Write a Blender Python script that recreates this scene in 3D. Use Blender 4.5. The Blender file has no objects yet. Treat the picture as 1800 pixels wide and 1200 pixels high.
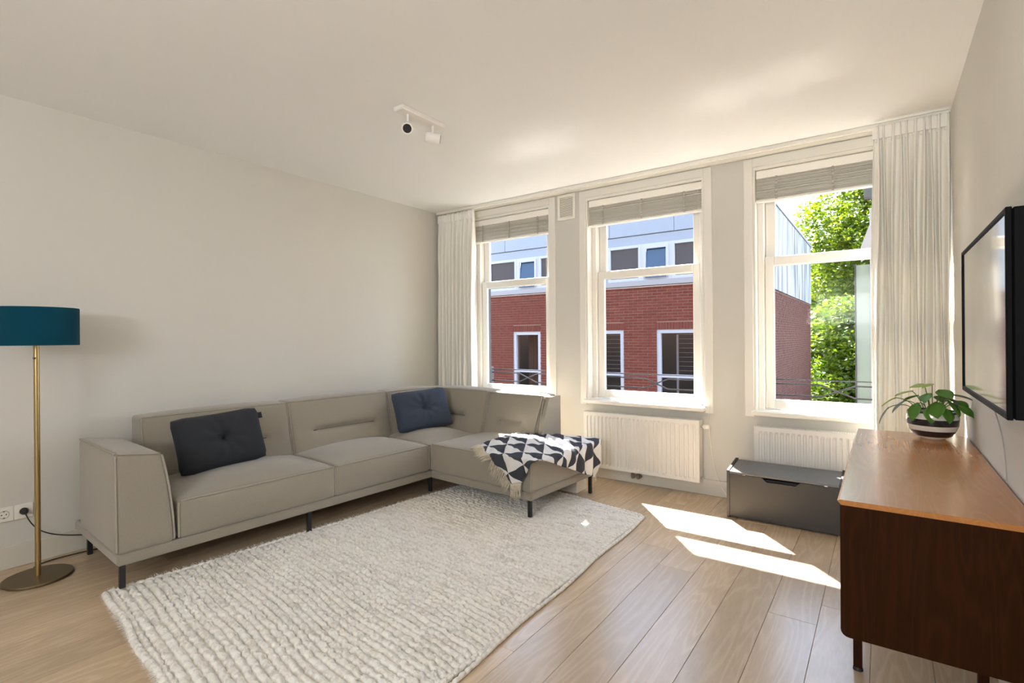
import bpy, bmesh, math, random
import numpy as np
from mathutils import Vector, Matrix, noise
random.seed(7)
rng = np.random.default_rng(7)
SC = bpy.context.scene
COL = SC.collection
PI = math.pi

# ------------------------------------------------------------------ camera, sky, sun, exposure
XL, XR, YW, H, YN = -3.935, 0.345, 4.231, 2.612, -2.6
yaw, roll, fpx, cyp = 0.621, -0.008, 910.5, 594.2
Fv = Vector((-math.sin(yaw), math.cos(yaw), 0)); R0 = Vector((math.cos(yaw), math.sin(yaw), 0)); U0 = Vector((0, 0, 1))
Rv = R0 * math.cos(roll) + U0 * math.sin(roll); Uv = -R0 * math.sin(roll) + U0 * math.cos(roll)
cam = bpy.data.cameras.new('camera'); camo = bpy.data.objects.new('camera', cam); COL.objects.link(camo)
M = Matrix((Rv, Uv, -Fv)).transposed().to_4x4(); M.translation = (0, 0, 1.25); camo.matrix_world = M
cam.sensor_width = 36; cam.lens = fpx / 1800 * 36; cam.shift_y = (cyp - 600) / 1800; cam.clip_start = 0.02; cam.clip_end = 300
SC.camera = camo
SC.view_settings.view_transform = 'Standard'; SC.view_settings.look = 'None'
SC.view_settings.gamma = 1; SC.view_settings.use_curve_mapping = False
SC.view_settings.exposure = 2.48
try:
    SC.cycles.use_denoising = True
    SC.cycles.max_bounces = 14; SC.cycles.diffuse_bounces = 8; SC.cycles.transparent_max_bounces = 24
    SC.cycles.caustics_reflective = True; SC.cycles.blur_glossy = 0.0
    SC.cycles.sample_clamp_indirect = 40
except Exception:
    pass
W = bpy.data.worlds.new('sky'); SC.world = W; W.use_nodes = True
wn = W.node_tree.nodes; wl = W.node_tree.links
bg = wn['Background']
tc = wn.new('ShaderNodeTexCoord'); sx = wn.new('ShaderNodeSeparateXYZ'); cr = wn.new('ShaderNodeValToRGB')
wl.new(tc.outputs['Generated'], sx.inputs[0]); wl.new(sx.outputs['Z'], cr.inputs[0]); wl.new(cr.outputs[0], bg.inputs[0])
cr.color_ramp.elements[0].position = 0.0; cr.color_ramp.elements[0].color = (0.92, 0.95, 1.0, 1)
cr.color_ramp.elements[1].position = 0.9; cr.color_ramp.elements[1].color = (0.40, 0.58, 0.95, 1)
e_ = cr.color_ramp.elements.new(0.25); e_.color = (0.66, 0.80, 1.0, 1)
bg.inputs[1].default_value = 1.25
sd = bpy.data.lights.new('sun', 'SUN'); so = bpy.data.objects.new('sun', sd); COL.objects.link(so)
sd.energy = 11.8; sd.angle = 0.012; sd.color = (1.0, 0.95, 0.87)
SUN = Vector((0.85, -1.0, -1.667)).normalized()
so.rotation_euler = SUN.to_track_quat('-Z', 'Y').to_euler(); so.location = (-4, 12, 14)
# added fill light behind the camera, tilted up to brighten the ceiling
ad = bpy.data.lights.new('rear_fill', 'AREA'); ao = bpy.data.objects.new('rear_fill', ad); COL.objects.link(ao)
ad.shape = 'RECTANGLE'; ad.size = 1.3; ad.size_y = 0.9; ad.energy = 21; ad.color = (0.95, 0.97, 1.0)
ao.location = (-.5, YN + 0.02, 1.75); ao.rotation_euler = (math.radians(140), 0, 0)

# ------------------------------------------------------------------ materials
def new_mat(name):
    m = bpy.data.materials.new(name); m.use_nodes = True
    nt = m.node_tree; return m, nt, nt.nodes, nt.links, nt.nodes['Principled BSDF']
def setin(b, k, v):
    if k in b.inputs: b.inputs[k].default_value = v
def mat(name, col, rough=0.5, metal=0.0, spec=0.5, bump=0.0, bscale=200.0, var=0.0, vscale=8.0, sheen=0.0, coat=0.0):
    m, nt, n, l, b = new_mat(name)
    b.inputs['Base Color'].default_value = (*col, 1); b.inputs['Roughness'].default_value = rough
    b.inputs['Metallic'].default_value = metal; setin(b, 'Specular IOR Level', spec)
    if sheen: setin(b, 'Sheen Weight', sheen)
    if coat: setin(b, 'Coat Weight', coat); setin(b, 'Coat Roughness', 0.08)
    if bump or var: t = n.new('ShaderNodeTexCoord')
    if var:
        nz = n.new('ShaderNodeTexNoise'); nz.inputs['Scale'].default_value = vscale; nz.inputs['Detail'].default_value = 4
        l.new(t.outputs['Object'], nz.inputs['Vector'])
        mx = n.new('ShaderNodeMix'); mx.data_type = 'RGBA'
        mx.inputs[6].default_value = (*[c * (1 - var) for c in col], 1); mx.inputs[7].default_value = (*[min(1, c * (1 + var)) for c in col], 1)
        l.new(nz.outputs['Fac'], mx.inputs[0]); l.new(mx.outputs[2], b.inputs['Base Color'])
    if bump:
        nb = n.new('ShaderNodeTexNoise'); nb.inputs['Scale'].default_value = bscale; nb.inputs['Detail'].default_value = 3
        l.new(t.outputs['Object'], nb.inputs['Vector'])
        bp = n.new('ShaderNodeBump'); bp.inputs['Strength'].default_value = bump; bp.inputs['Distance'].default_value = 0.004
        l.new(nb.outputs['Fac'], bp.inputs['Height']); l.new(bp.outputs[0], b.inputs['Normal'])
    return m
def wood_mat(name, c0, c1, rough, axis='Y', stretch=14.0, scale=5.0, coat=0.0, rnd=True, bump=0.06, spec=0.5):
    m, nt, n, l, b = new_mat(name)
    t = n.new('ShaderNodeTexCoord'); mp = n.new('ShaderNodeMapping')
    s = [stretch] * 3; s['XYZ'.index(axis)] = 1.0; mp.inputs['Scale'].default_value = s
    vec = t.outputs['Object']
    if rnd:
        oi = n.new('ShaderNodeObjectInfo'); ml = n.new('ShaderNodeMath'); ml.operation = 'MULTIPLY'; ml.inputs[1].default_value = 57.0
        l.new(oi.outputs['Random'], ml.inputs[0]); va = n.new('ShaderNodeVectorMath'); va.operation = 'ADD'
        l.new(t.outputs['Object'], va.inputs[0]); l.new(ml.outputs[0], va.inputs[1]); vec = va.outputs[0]
    l.new(vec, mp.inputs['Vector'])
    n1 = n.new('ShaderNodeTexNoise'); n1.inputs['Scale'].default_value = scale * 0.22; n1.inputs['Detail'].default_value = 2; n1.inputs['Distortion'].default_value = 0.6
    l.new(mp.outputs[0], n1.inputs['Vector'])
    # growth rings: sine of the low noise
    m1 = n.new('ShaderNodeMath'); m1.operation = 'MULTIPLY'; m1.inputs[1].default_value = 70.0; l.new(n1.outputs['Fac'], m1.inputs[0])
    m2 = n.new('ShaderNodeMath'); m2.operation = 'SINE'; l.new(m1.outputs[0], m2.inputs[0])
    m3 = n.new('ShaderNodeMath'); m3.operation = 'MULTIPLY_ADD'; m3.inputs[1].default_value = 0.5; m3.inputs[2].default_value = 0.5; l.new(m2.outputs[0], m3.inputs[0])
    m4 = n.new('ShaderNodeMath'); m4.operation = 'POWER'; m4.inputs[1].default_value = 3.0; l.new(m3.outputs[0], m4.inputs[0])
    n2 = n.new('ShaderNodeTexNoise'); n2.inputs['Scale'].default_value = scale * 5; n2.inputs['Detail'].default_value = 5
    l.new(mp.outputs[0], n2.inputs['Vector'])
    ad_ = n.new('ShaderNodeMath'); ad_.operation = 'MULTIPLY_ADD'; ad_.inputs[1].default_value = 0.4; l.new(m4.outputs[0], ad_.inputs[0]); 
    sc2 = n.new('ShaderNodeMath'); sc2.operation = 'MULTIPLY'; sc2.inputs[1].default_value = 0.75; l.new(n2.outputs['Fac'], sc2.inputs[0])
    l.new(sc2.outputs[0], ad_.inputs[2])
    ramp = n.new('ShaderNodeValToRGB'); l.new(ad_.outputs[0], ramp.inputs[0])
    ramp.color_ramp.elements[0].position = 0.2; ramp.color_ramp.elements[0].color = (*c1, 1)
    ramp.color_ramp.elements[1].position = 0.8; ramp.color_ramp.elements[1].color = (*c0, 1)
    out = ramp.outputs[0]
    if rnd:
        hs = n.new('ShaderNodeHueSaturation'); mr = n.new('ShaderNodeMapRange'); l.new(oi.outputs['Random'], mr.inputs[0])
        mr.inputs[3].default_value = 0.86; mr.inputs[4].default_value = 1.1; l.new(mr.outputs[0], hs.inputs['Value']); l.new(out, hs.inputs['Color']); out = hs.outputs[0]
    l.new(out, b.inputs['Base Color'])
    b.inputs['Roughness'].default_value = rough; setin(b, 'Specular IOR Level', spec)
    if coat: setin(b, 'Coat Weight', coat); setin(b, 'Coat Roughness', 0.15)
    if bump:
        bp = n.new('ShaderNodeBump'); bp.inputs['Strength'].default_value = bump; bp.inputs['Distance'].default_value = 0.002
        l.new(n2.outputs['Fac'], bp.inputs['Height']); l.new(bp.outputs[0], b.inputs['Normal'])
    return m
def glass_mat(name, tint=(1, 1, 1), refl=1.12):
    m, nt, n, l, b = new_mat(name); n.remove(b)
    tr = n.new('ShaderNodeBsdfTransparent'); tr.inputs[0].default_value = (*tint, 1)
    gl = n.new('ShaderNodeBsdfGlossy'); gl.inputs['Roughness'].default_value = 0.0
    lw = n.new('ShaderNodeLayerWeight'); lw.inputs['Blend'].default_value = 0.5
    pw = n.new('ShaderNodeMath'); pw.operation = 'POWER'; pw.inputs[1].default_value = 5.0; l.new(lw.outputs['Facing'], pw.inputs[0])
    f0 = ((refl - 1) / (refl + 1)) ** 2
    fr = n.new('ShaderNodeMath'); fr.operation = 'MULTIPLY_ADD'; fr.inputs[1].default_value = 1 - f0; fr.inputs[2].default_value = f0; l.new(pw.outputs[0], fr.inputs[0])
    mx = n.new('ShaderNodeMixShader'); l.new(fr.outputs[0], mx.inputs[0]); l.new(tr.outputs[0], mx.inputs[1]); l.new(gl.outputs[0], mx.inputs[2])
    l.new(mx.outputs[0], n['Material Output'].inputs[0]); return m
def cloth_mat(name, col, transl=0.35, bump=0.15, bscale=700):
    m, nt, n, l, b = new_mat(name)
    b.inputs['Base Color'].default_value = (*col, 1); b.inputs['Roughness'].default_value = 0.9; setin(b, 'Specular IOR Level', 0.1)
    tl = n.new('ShaderNodeBsdfTranslucent'); tl.inputs[0].default_value = (*col, 1)
    mx = n.new('ShaderNodeMixShader'); mx.inputs[0].default_value = transl
    l.new(b.outputs[0], mx.inputs[1]); l.new(tl.outputs[0], mx.inputs[2]); l.new(mx.outputs[0], n['Material Output'].inputs[0])
    t = n.new('ShaderNodeTexCoord'); nb = n.new('ShaderNodeTexNoise'); nb.inputs['Scale'].default_value = bscale; l.new(t.outputs['Object'], nb.inputs['Vector'])
    bp = n.new('ShaderNodeBump'); bp.inputs['Strength'].default_value = bump; bp.inputs['Distance'].default_value = 0.002
    l.new(nb.outputs['Fac'], bp.inputs['Height']); l.new(bp.outputs[0], b.inputs['Normal']); return m

MT = {}
MT['wall'] = mat('wall_paint', (0.60, 0.58, 0.53), 0.85, spec=0.2, bump=0.05, bscale=160)
MT['ceil'] = mat('ceiling_paint', (0.83, 0.825, 0.81), 0.9, spec=0.2, bump=0.03, bscale=120)
MT['trim'] = mat('trim_paint', (0.75, 0.725, 0.665), 0.35)
MT['sill'] = mat('sill_gloss_paint', (0.78, 0.755, 0.70), 0.15, spec=1.0)
MT['radiator'] = mat('radiator_enamel', (0.70, 0.68, 0.635), 0.3)
MT['blind'] = mat('blind_slat_paint', (0.88, 0.85, 0.78), 0.45)
MT['tape'] = mat('ladder_tape', (0.34, 0.32, 0.27), 0.8)
MT['glass'] = glass_mat('window_glass')
MT['curtain'] = cloth_mat('curtain_linen', (0.88, 0.86, 0.80), 0.05)
MT['plank'] = wood_mat('oak_plank', (0.585, 0.445, 0.305), (0.495, 0.37, 0.24), 0.26, 'Y', 9.0, 3.4, spec=0.5)
MT['gap'] = mat('floor_underlay', (0.10, 0.07, 0.05), 0.9)
MT['sofa'] = mat('sofa_boucle', (0.30, 0.265, 0.212), 0.95, spec=0.1, bump=0.5, bscale=420, var=0.10, vscale=160, sheen=0.35)
MT['piping'] = mat('sofa_piping', (0.36, 0.325, 0.27), 0.9, spec=0.1, bump=0.3, bscale=500)
MT['seam_shade'] = mat('sofa_seam_shade', (0.09, 0.078, 0.065), 0.9)  # thread darkened: shade of the tuft creases and panel gap put into its colour
MT['black'] = mat('black_metal', (0.012, 0.012, 0.013), 0.45)
MT['rubber'] = mat('black_rubber', (0.015, 0.015, 0.015), 0.6)
MT['charcoal'] = mat('charcoal_cushion_fabric', (0.030, 0.032, 0.037), 0.95, spec=0.15, bump=0.3, bscale=500, sheen=0.05)
MT['navy'] = mat('slate_blue_cushion_fabric', (0.050, 0.065, 0.095), 0.95, spec=0.15, bump=0.3, bscale=500, sheen=0.05)
MT['brass'] = mat('brushed_brass', (0.46, 0.34, 0.16), 0.36, 1.0)
MT['brass_dark'] = mat('aged_brass_base', (0.22, 0.17, 0.10), 0.42, 1.0)
MT['teal'] = mat('teal_velvet', (0.002, 0.046, 0.078), 0.85, spec=0.1, bump=0.1, bscale=600, sheen=0.04)
MT['shade_in'] = mat('lampshade_lining', (0.75, 0.72, 0.66), 0.8)
MT['plastic'] = mat('white_plastic', (0.80, 0.77, 0.70), 0.35)
MT['dark'] = mat('dark_hole', (0.01, 0.01, 0.01), 0.7)
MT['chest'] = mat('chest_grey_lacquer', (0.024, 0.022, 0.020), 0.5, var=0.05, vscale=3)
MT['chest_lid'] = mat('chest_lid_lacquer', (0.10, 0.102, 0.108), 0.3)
MT['chrome'] = mat('chrome', (0.6, 0.6, 0.6), 0.2, 1.0)
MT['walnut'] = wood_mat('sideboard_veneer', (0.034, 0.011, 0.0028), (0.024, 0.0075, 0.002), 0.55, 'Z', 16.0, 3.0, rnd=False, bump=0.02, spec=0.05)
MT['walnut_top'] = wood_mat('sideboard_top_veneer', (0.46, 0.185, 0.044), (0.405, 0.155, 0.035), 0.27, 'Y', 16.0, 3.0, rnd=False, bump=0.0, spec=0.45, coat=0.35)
MT['tv'] = mat('tv_casing', (0.003, 0.003, 0.003), 0.6, spec=0.1)
MT['screen'] = mat('tv_screen', (0.008, 0.008, 0.010), 0.06, spec=0.8, coat=1.0)
MT['soil'] = mat('potting_soil', (0.05, 0.03, 0.02), 0.95, bump=0.5, bscale=150)
MT['stem'] = mat('plant_stem', (0.10, 0.17, 0.04), 0.6)
MT['spot'] = mat('spotlight_white', (0.80, 0.77, 0.72), 0.4)
MT['tag'] = mat('black_tag', (0.01, 0.01, 0.01), 0.8)
MT['cord'] = mat('white_cord', (0.78, 0.75, 0.68), 0.6)
MT['rail_metal'] = mat('railing_metal', (0.05, 0.05, 0.055), 0.3, 0.6)
MT['mortar'] = mat('mortar', (0.22, 0.13, 0.095), 0.95)
MT['cladding'] = mat('zinc_cladding', (0.25, 0.28, 0.325), 0.55, 0.0, var=0.06, vscale=1.2)
MT['extframe'] = mat('exterior_white_frame', (0.40, 0.41, 0.45), 0.5)
MT['extsill'] = mat('exterior_pale_band', (0.28, 0.27, 0.28), 0.6)
MT['pane_dark'] = mat('exterior_dark_pane', (0.035, 0.035, 0.045), 0.03, 0.0, spec=1.0)
MT['pane_blue'] = mat('exterior_tilted_pane', (0.09, 0.16, 0.29), 0.03, 0.75)
MT['room_dark'] = mat('exterior_room', (0.035, 0.03, 0.028), 0.9)
MT['ext_curtain'] = mat('exterior_curtain', (0.10, 0.055, 0.035), 0.9)
MT['asphalt'] = mat('street_paving', (0.07, 0.07, 0.07), 0.9, var=0.2, vscale=3)
MT['bark'] = mat('tree_bark', (0.05, 0.04, 0.03), 0.9, bump=0.6, bscale=20)
MT['bay_glass'] = mat('bay_glass_green', (0.24, 0.31, 0.27), 0.25)

# brick with a per-object tint
def brick_mat():
    m, nt, n, l, b = new_mat('facade_brick')
    oi = n.new('ShaderNodeObjectInfo'); t = n.new('ShaderNodeTexCoord'); g = n.new('ShaderNodeNewGeometry')
    nz = n.new('ShaderNodeTexNoise'); nz.inputs['Scale'].default_value = 9; nz.inputs['Detail'].default_value = 4; l.new(g.outputs['Position'], nz.inputs['Vector'])
    wn_ = n.new('ShaderNodeMath'); wn_.operation = 'MULTIPLY_ADD'; wn_.inputs[1].default_value = 0.25
    l.new(oi.outputs['Random'], wn_.inputs[0]); l.new(nz.outputs['Fac'], wn_.inputs[2])
    rp = n.new('ShaderNodeValToRGB'); l.new(wn_.outputs[0], rp.inputs[0])
    rp.color_ramp.elements[0].position = 0.3; rp.color_ramp.elements[0].color = (0.105, 0.026, 0.018, 1)
    rp.color_ramp.elements[1].position = 0.95; rp.color_ramp.elements[1].color = (0.175, 0.046, 0.031, 1)
    l.new(rp.outputs[0], b.inputs['Base Color']); b.inputs['Roughness'].default_value = 0.9; setin(b, 'Specular IOR Level', 0.2)
    return m
MT['brick'] = brick_mat()
# weathered zinc on the shaded end wall: rain streaks
def streak_mat():
    m, nt, n, l, b = new_mat('streaked_zinc')
    t = n.new('ShaderNodeTexCoord'); mp = n.new('ShaderNodeMapping'); mp.inputs['Scale'].default_value = (1, 1.6, 0.22); l.new(t.outputs['Object'], mp.inputs[0])
    nz = n.new('ShaderNodeTexNoise'); nz.inputs['Scale'].default_value = 2.0; nz.inputs['Detail'].default_value = 5; l.new(mp.outputs[0], nz.inputs['Vector'])
    rp = n.new('ShaderNodeValToRGB'); l.new(nz.outputs['Fac'], rp.inputs[0])
    rp.color_ramp.elements[0].position = 0.36; rp.color_ramp.elements[0].color = (0.08, 0.075, 0.07, 1)
    rp.color_ramp.elements[1].position = 0.60; rp.color_ramp.elements[1].color = (0.30, 0.31, 0.32, 1)
    l.new(rp.outputs[0], b.inputs['Base Color']); b.inputs['Roughness'].default_value = 0.6; return m
MT['streak'] = streak_mat()
def leaf_mat(name, c0, c1, tr):
    m, nt, n, l, b = new_mat(name)
    g = n.new('ShaderNodeNewGeometry'); rp = n.new('ShaderNodeValToRGB'); l.new(g.outputs['Random Per Island'], rp.inputs[0])
    rp.color_ramp.elements[0].color = (*c0, 1); rp.color_ramp.elements[1].color = (*c1, 1)
    l.new(rp.outputs[0], b.inputs['Base Color']); b.inputs['Roughness'].default_value = 0.5
    tl = n.new('ShaderNodeBsdfTranslucent'); l.new(rp.outputs[0], tl.inputs[0])
    mx = n.new('ShaderNodeMixShader'); mx.inputs[0].default_value = tr
    l.new(b.outputs[0], mx.inputs[1]); l.new(tl.outputs[0], mx.inputs[2]); l.new(mx.outputs[0], n['Material Output'].inputs[0]); return m
MT['leaf'] = leaf_mat('tree_leaf', (0.05, 0.10, 0.002), (0.19, 0.24, 0.006), 0.5)
MT['leaf_dark'] = leaf_mat('tree_leaf_dark', (0.035, 0.085, 0.002), (0.15, 0.20, 0.005), 0.5)
MT['pothos'] = leaf_mat('pothos_leaf', (0.05, 0.17, 0.02), (0.12, 0.28, 0.03), 0.3)
MT['pothos_pale'] = leaf_mat('pothos_leaf_pale', (0.25, 0.40, 0.06), (0.42, 0.50, 0.12), 0.3)
MT['pothos_grey'] = leaf_mat('pothos_leaf_shaded', (0.16, 0.19, 0.13), (0.20, 0.24, 0.16), 0.2)
# rug wool
def rug_mat():
    m, nt, n, l, b = new_mat('rug_wool')
    t = n.new('ShaderNodeTexCoord'); n1 = n.new('ShaderNodeTexNoise'); n1.inputs['Scale'].default_value = 60; n1.inputs['Detail'].default_value = 4
    l.new(t.outputs['Object'], n1.inputs['Vector'])
    mp = n.new('ShaderNodeMapping'); mp.inputs['Scale'].default_value = (2.2, 26, 1); l.new(t.outputs['Object'], mp.inputs[0])
    n2 = n.new('ShaderNodeTexNoise'); n2.inputs['Scale'].default_value = 1.6; n2.inputs['Detail'].default_value = 3; l.new(mp.outputs[0], n2.inputs['Vector'])
    mm = n.new('ShaderNodeMath'); mm.operation = 'MULTIPLY_ADD'; mm.inputs[1].default_value = 0.55; l.new(n2.outputs['Fac'], mm.inputs[0])
    m5 = n.new('ShaderNodeMath'); m5.operation = 'MULTIPLY'; m5.inputs[1].default_value = 0.5; l.new(n1.outputs['Fac'], m5.inputs[0]); l.new(m5.outputs[0], mm.inputs[2])
    rp = n.new('ShaderNodeValToRGB'); l.new(mm.outputs[0], rp.inputs[0])
    rp.color_ramp.elements[0].position = 0.33; rp.color_ramp.elements[0].color = (0.60, 0.56, 0.49, 1)
    rp.color_ramp.elements[1].position = 0.55; rp.color_ramp.elements[1].color = (0.86, 0.83, 0.77, 1)
    l.new(rp.outputs[0], b.inputs['Base Color']); b.inputs['Roughness'].default_value = 1.0; setin(b, 'Specular IOR Level', 0.05)
    bp = n.new('ShaderNodeBump'); bp.inputs['Strength'].default_value = 0.6; bp.inputs['Distance'].default_value = 0.004
    n3 = n.new('ShaderNodeTexNoise'); n3.inputs['Scale'].default_value = 260; l.new(t.outputs['Object'], n3.inputs['Vector'])
    l.new(n3.outputs['Fac'], bp.inputs['Height']); l.new(bp.outputs[0], b.inputs['Normal']); return m
MT['rug'] = rug_mat()
# throw with a woven triangle pattern (flat print, laid out on the cloth's own UVs)
def throw_mat():
    m, nt, n, l, b = new_mat('throw_pattern')
    uv = n.new('ShaderNodeUVMap'); s = n.new('ShaderNodeSeparateXYZ')
    mp = n.new('ShaderNodeMapping'); mp.inputs['Rotation'].default_value = (0, 0, 0.5); mp.inputs['Scale'].default_value = (8.6, 8.6, 1); l.new(uv.outputs[0], mp.inputs[0]); l.new(mp.outputs[0], s.inputs[0])
    def mth(op, a, c=None):
        k = n.new('ShaderNodeMath'); k.operation = op
        for i, q in enumerate((a, c)):
            if q is None: continue
            if isinstance(q, (int, float)): k.inputs[i].default_value = q
            else: l.new(q, k.inputs[i])
        return k.outputs[0]
    x, y = s.outputs[0], s.outputs[1]
    a = mth('ADD', x, mth('MULTIPLY', y, 0.42)); c = mth('SUBTRACT', mth('MULTIPLY', y, 1.0), mth('MULTIPLY', x, 0.1))
    fa = mth('FRACT', a); fc = mth('FRACT', c)
    t1 = mth('LESS_THAN', mth('ADD', fa, fc), 1.0); t2 = mth('GREATER_THAN', fa, mth('MULTIPLY', fc, 1.0))
    xr = mth('ABSOLUTE', mth('SUBTRACT', t1, t2))
    # a second family of narrower slivers turned through the cells
    par = mth('FRACT', mth('MULTIPLY', mth('ADD', mth('FLOOR', a), mth('FLOOR', c)), 0.5))
    pr = mth('GREATER_THAN', par, 0.25)
    t3 = mth('GREATER_THAN', fa, 0.5); x2 = mth('ABSOLUTE', mth('SUBTRACT', t2, t3))
    mx0 = n.new('ShaderNodeMix'); l.new(pr, mx0.inputs[0]); l.new(t1, mx0.inputs[2]); l.new(t2, mx0.inputs[3])
    mx = n.new('ShaderNodeMix'); mx.data_type = 'RGBA'; l.new(mx0.outputs[0], mx.inputs[0])
    mx.inputs[6].default_value = (0.66, 0.64, 0.61, 1); mx.inputs[7].default_value = (0.050, 0.052, 0.062, 1)
    l.new(mx.outputs[2], b.inputs['Base Color']); b.inputs['Roughness'].default_value = 0.95; setin(b, 'Specular IOR Level', 0.1); return m
MT['throw'] = throw_mat()
MT['fringe'] = mat('throw_fringe_yarn', (0.62, 0.55, 0.43), 0.95, spec=0.1)
def bowl_mat():
    m, nt, n, l, b = new_mat('striped_glaze')
    t = n.new('ShaderNodeTexCoord'); s = n.new('ShaderNodeSeparateXYZ'); l.new(t.outputs['Generated'], s.inputs[0])
    rp = n.new('ShaderNodeValToRGB'); rp.color_ramp.interpolation = 'CONSTANT'; l.new(s.outputs[2], rp.inputs[0])
    w = (0.62, 0.58, 0.50, 1); k = (0.012, 0.012, 0.014, 1); g = (0.05, 0.055, 0.06, 1)
    el = rp.color_ramp.elements; el[0].position = 0; el[0].color = w; el[1].position = 0.10; el[1].color = k
    for p, c in ((0.32, w), (0.50, k), (0.73, w), (0.93, g)):
        q = el.new(p); q.color = c
    l.new(rp.outputs[0], b.inputs['Base Color']); b.inputs['Roughness'].default_value = 0.12; setin(b, 'Coat Weight', 0.4); return m
MT['bowl'] = bowl_mat()

# ------------------------------------------------------------------ mesh helpers
class MB:
    def __init__(s): s.v = []; s.f = []
    def add(s, v, f):
        o = len(s.v); s.v += [tuple(p) for p in v]; s.f += [tuple(i + o for i in q) for q in f]; return s
    def box(s, x0, x1, y0, y1, z0, z1, bev=0.0):
        if bev <= 0:
            v = [(x, y, z) for z in (z0, z1) for y in (y0, y1) for x in (x0, x1)]
            return s.add(v, [(0, 2, 3, 1), (4, 5, 7, 6), (0, 1, 5, 4), (2, 6, 7, 3), (0, 4, 6, 2), (1, 3, 7, 5)])
        b = min(bev, (x1 - x0) * .49, (y1 - y0) * .49, (z1 - z0) * .49)
        v = []; idx = {}
        for i, x in enumerate((x0, x1)):
            for j, y in enumerate((y0, y1)):
                for k, z in enumerate((z0, z1)):
                    sx_, sy_, sz_ = (1 if i == 0 else -1), (1 if j == 0 else -1), (1 if k == 0 else -1)
                    idx[i, j, k, 0] = len(v); v.append((x, y + sy_ * b, z + sz_ * b))
                    idx[i, j, k, 1] = len(v); v.append((x + sx_ * b, y, z + sz_ * b))
                    idx[i, j, k, 2] = len(v); v.append((x + sx_ * b, y + sy_ * b, z))
        f = []
        for a in range(3):
            o1, o2 = [q for q in range(3) if q != a]
            for e in (0, 1):
                loop = []
                for (p, q) in ((0, 0), (1, 0), (1, 1), (0, 1)):
                    t = [0, 0, 0]; t[a] = e; t[o1] = p; t[o2] = q; loop.append(idx[(*t, a)])
                f.append(tuple(loop))
            for p in (0, 1):
                for q in (0, 1):
                    t0 = [0, 0, 0]; t0[o1] = p; t0[o2] = q; t1 = list(t0); t1[a] = 1
                    f.append((idx[(*t0, o1)], idx[(*t1, o1)], idx[(*t1, o2)], idx[(*t0, o2)]))
        for i in (0, 1):
            for j in (0, 1):
                for k in (0, 1): f.append((idx[i, j, k, 0], idx[i, j, k, 1], idx[i, j, k, 2]))
        return s.add(v, f)
    def tube(s, pts, r, n=8, caps=True, closed=False):
        P = [Vector(p) for p in pts]; N = len(P); rr = r if isinstance(r, (list, tuple)) else [r] * N
        up = None; v = []; f = []
        for i, p in enumerate(P):
            a = P[i - 1] if (i > 0 or closed) else p; b = P[(i + 1) % N] if (i < N - 1 or closed) else p
            t = (b - a).normalized() if (b - a).length > 1e-9 else Vector((0, 0, 1))
            if up is None: up = Vector((0, 0, 1)) if abs(t.z) < 0.9 else Vector((1, 0, 0))
            s_ = t.cross(up)
            if s_.length < 1e-6: s_ = t.orthogonal()
            s_.normalize(); up = s_.cross(t).normalized()
            for k in range(n):
                an = 2 * PI * k / n; v.append(p + (s_ * math.cos(an) + up * math.sin(an)) * rr[i])
        for i in range(N - (0 if closed else 1)):
            j = (i + 1) % N
            for k in range(n):
                f.append((i * n + k, i * n + (k + 1) % n, j * n + (k + 1) % n, j * n + k))
        if caps and not closed: f += [tuple(range(n))[::-1], tuple((N - 1) * n + k for k in range(n))]
        return s.add(v, f)
    def lathe(s, prof, n=40, cx=0, cy=0):
        v = []; f = []
        for (r, z) in prof:
            for k in range(n): v.append((cx + r * math.cos(2 * PI * k / n), cy + r * math.sin(2 * PI * k / n), z))
        for i in range(len(prof) - 1):
            for k in range(n): f.append((i * n + k, i * n + (k + 1) % n, (i + 1) * n + (k + 1) % n, (i + 1) * n + k))
        f.append(tuple(range(n))[::-1]); f.append(tuple((len(prof) - 1) * n + k for k in range(n)))
        return s.add(v, f)
    def prism(s, poly, axis, a, b):
        # poly in the two other axes (cyclic order), extruded along axis
        n = len(poly); v = []
        for t in (a, b):
            for (p, q) in poly:
                v.append({'x': (t, p, q), 'y': (p, t, q), 'z': (p, q, t)}[axis])
        f = [tuple(range(n)), tuple(range(n, 2 * n))[::-1]] + [(i, i + n, (i + 1) % n + n, (i + 1) % n) for i in range(n)]
        return s.add(v, f)
    def grid(s, pts, nu, nv):
        f = [(j * nu + i, j * nu + i + 1, (j + 1) * nu + i + 1, (j + 1) * nu + i) for j in range(nv - 1) for i in range(nu - 1)]
        return s.add(pts, f)
def link(name, me, m=None, parent=None):
    o = bpy.data.objects.new(name, me); COL.objects.link(o)
    if m is not None and not me.materials: me.materials.append(m)
    if parent is not None: o.parent = parent
    return o
def mk(name, mb, m, parent=None, smooth=False, norm=True):
    me = bpy.data.meshes.new(name); me.from_pydata(mb.v, [], mb.f); me.update()
    if norm:
        bm = bmesh.new(); bm.from_mesh(me); bmesh.ops.recalc_face_normals(bm, faces=bm.faces); bm.to_mesh(me); bm.free()
    if smooth:
        me.polygons.foreach_set('use_smooth', [True] * len(me.polygons))
        if smooth != 'all':
            try: me.set_sharp_from_angle(angle=math.radians(40))
            except Exception: pass
    return link(name, me, m, parent)
def thing(name, label, cat, loc=(0, 0, 0), rz=0, group=None):
    o = bpy.data.objects.new(name, None); COL.objects.link(o); o.empty_display_size = 0.1
    o.location = loc; o.rotation_euler = (0, 0, rz); tag(o, label, cat, group); return o
def tag(o, label, cat, group=None):
    o['label'] = label; o['category'] = cat
    if group: o['group'] = group
    return o
def struct(o): o['kind'] = 'structure'; return o
def sroot(name):
    o = bpy.data.objects.new(name, None); COL.objects.link(o); o['kind'] = 'structure'; return o

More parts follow.
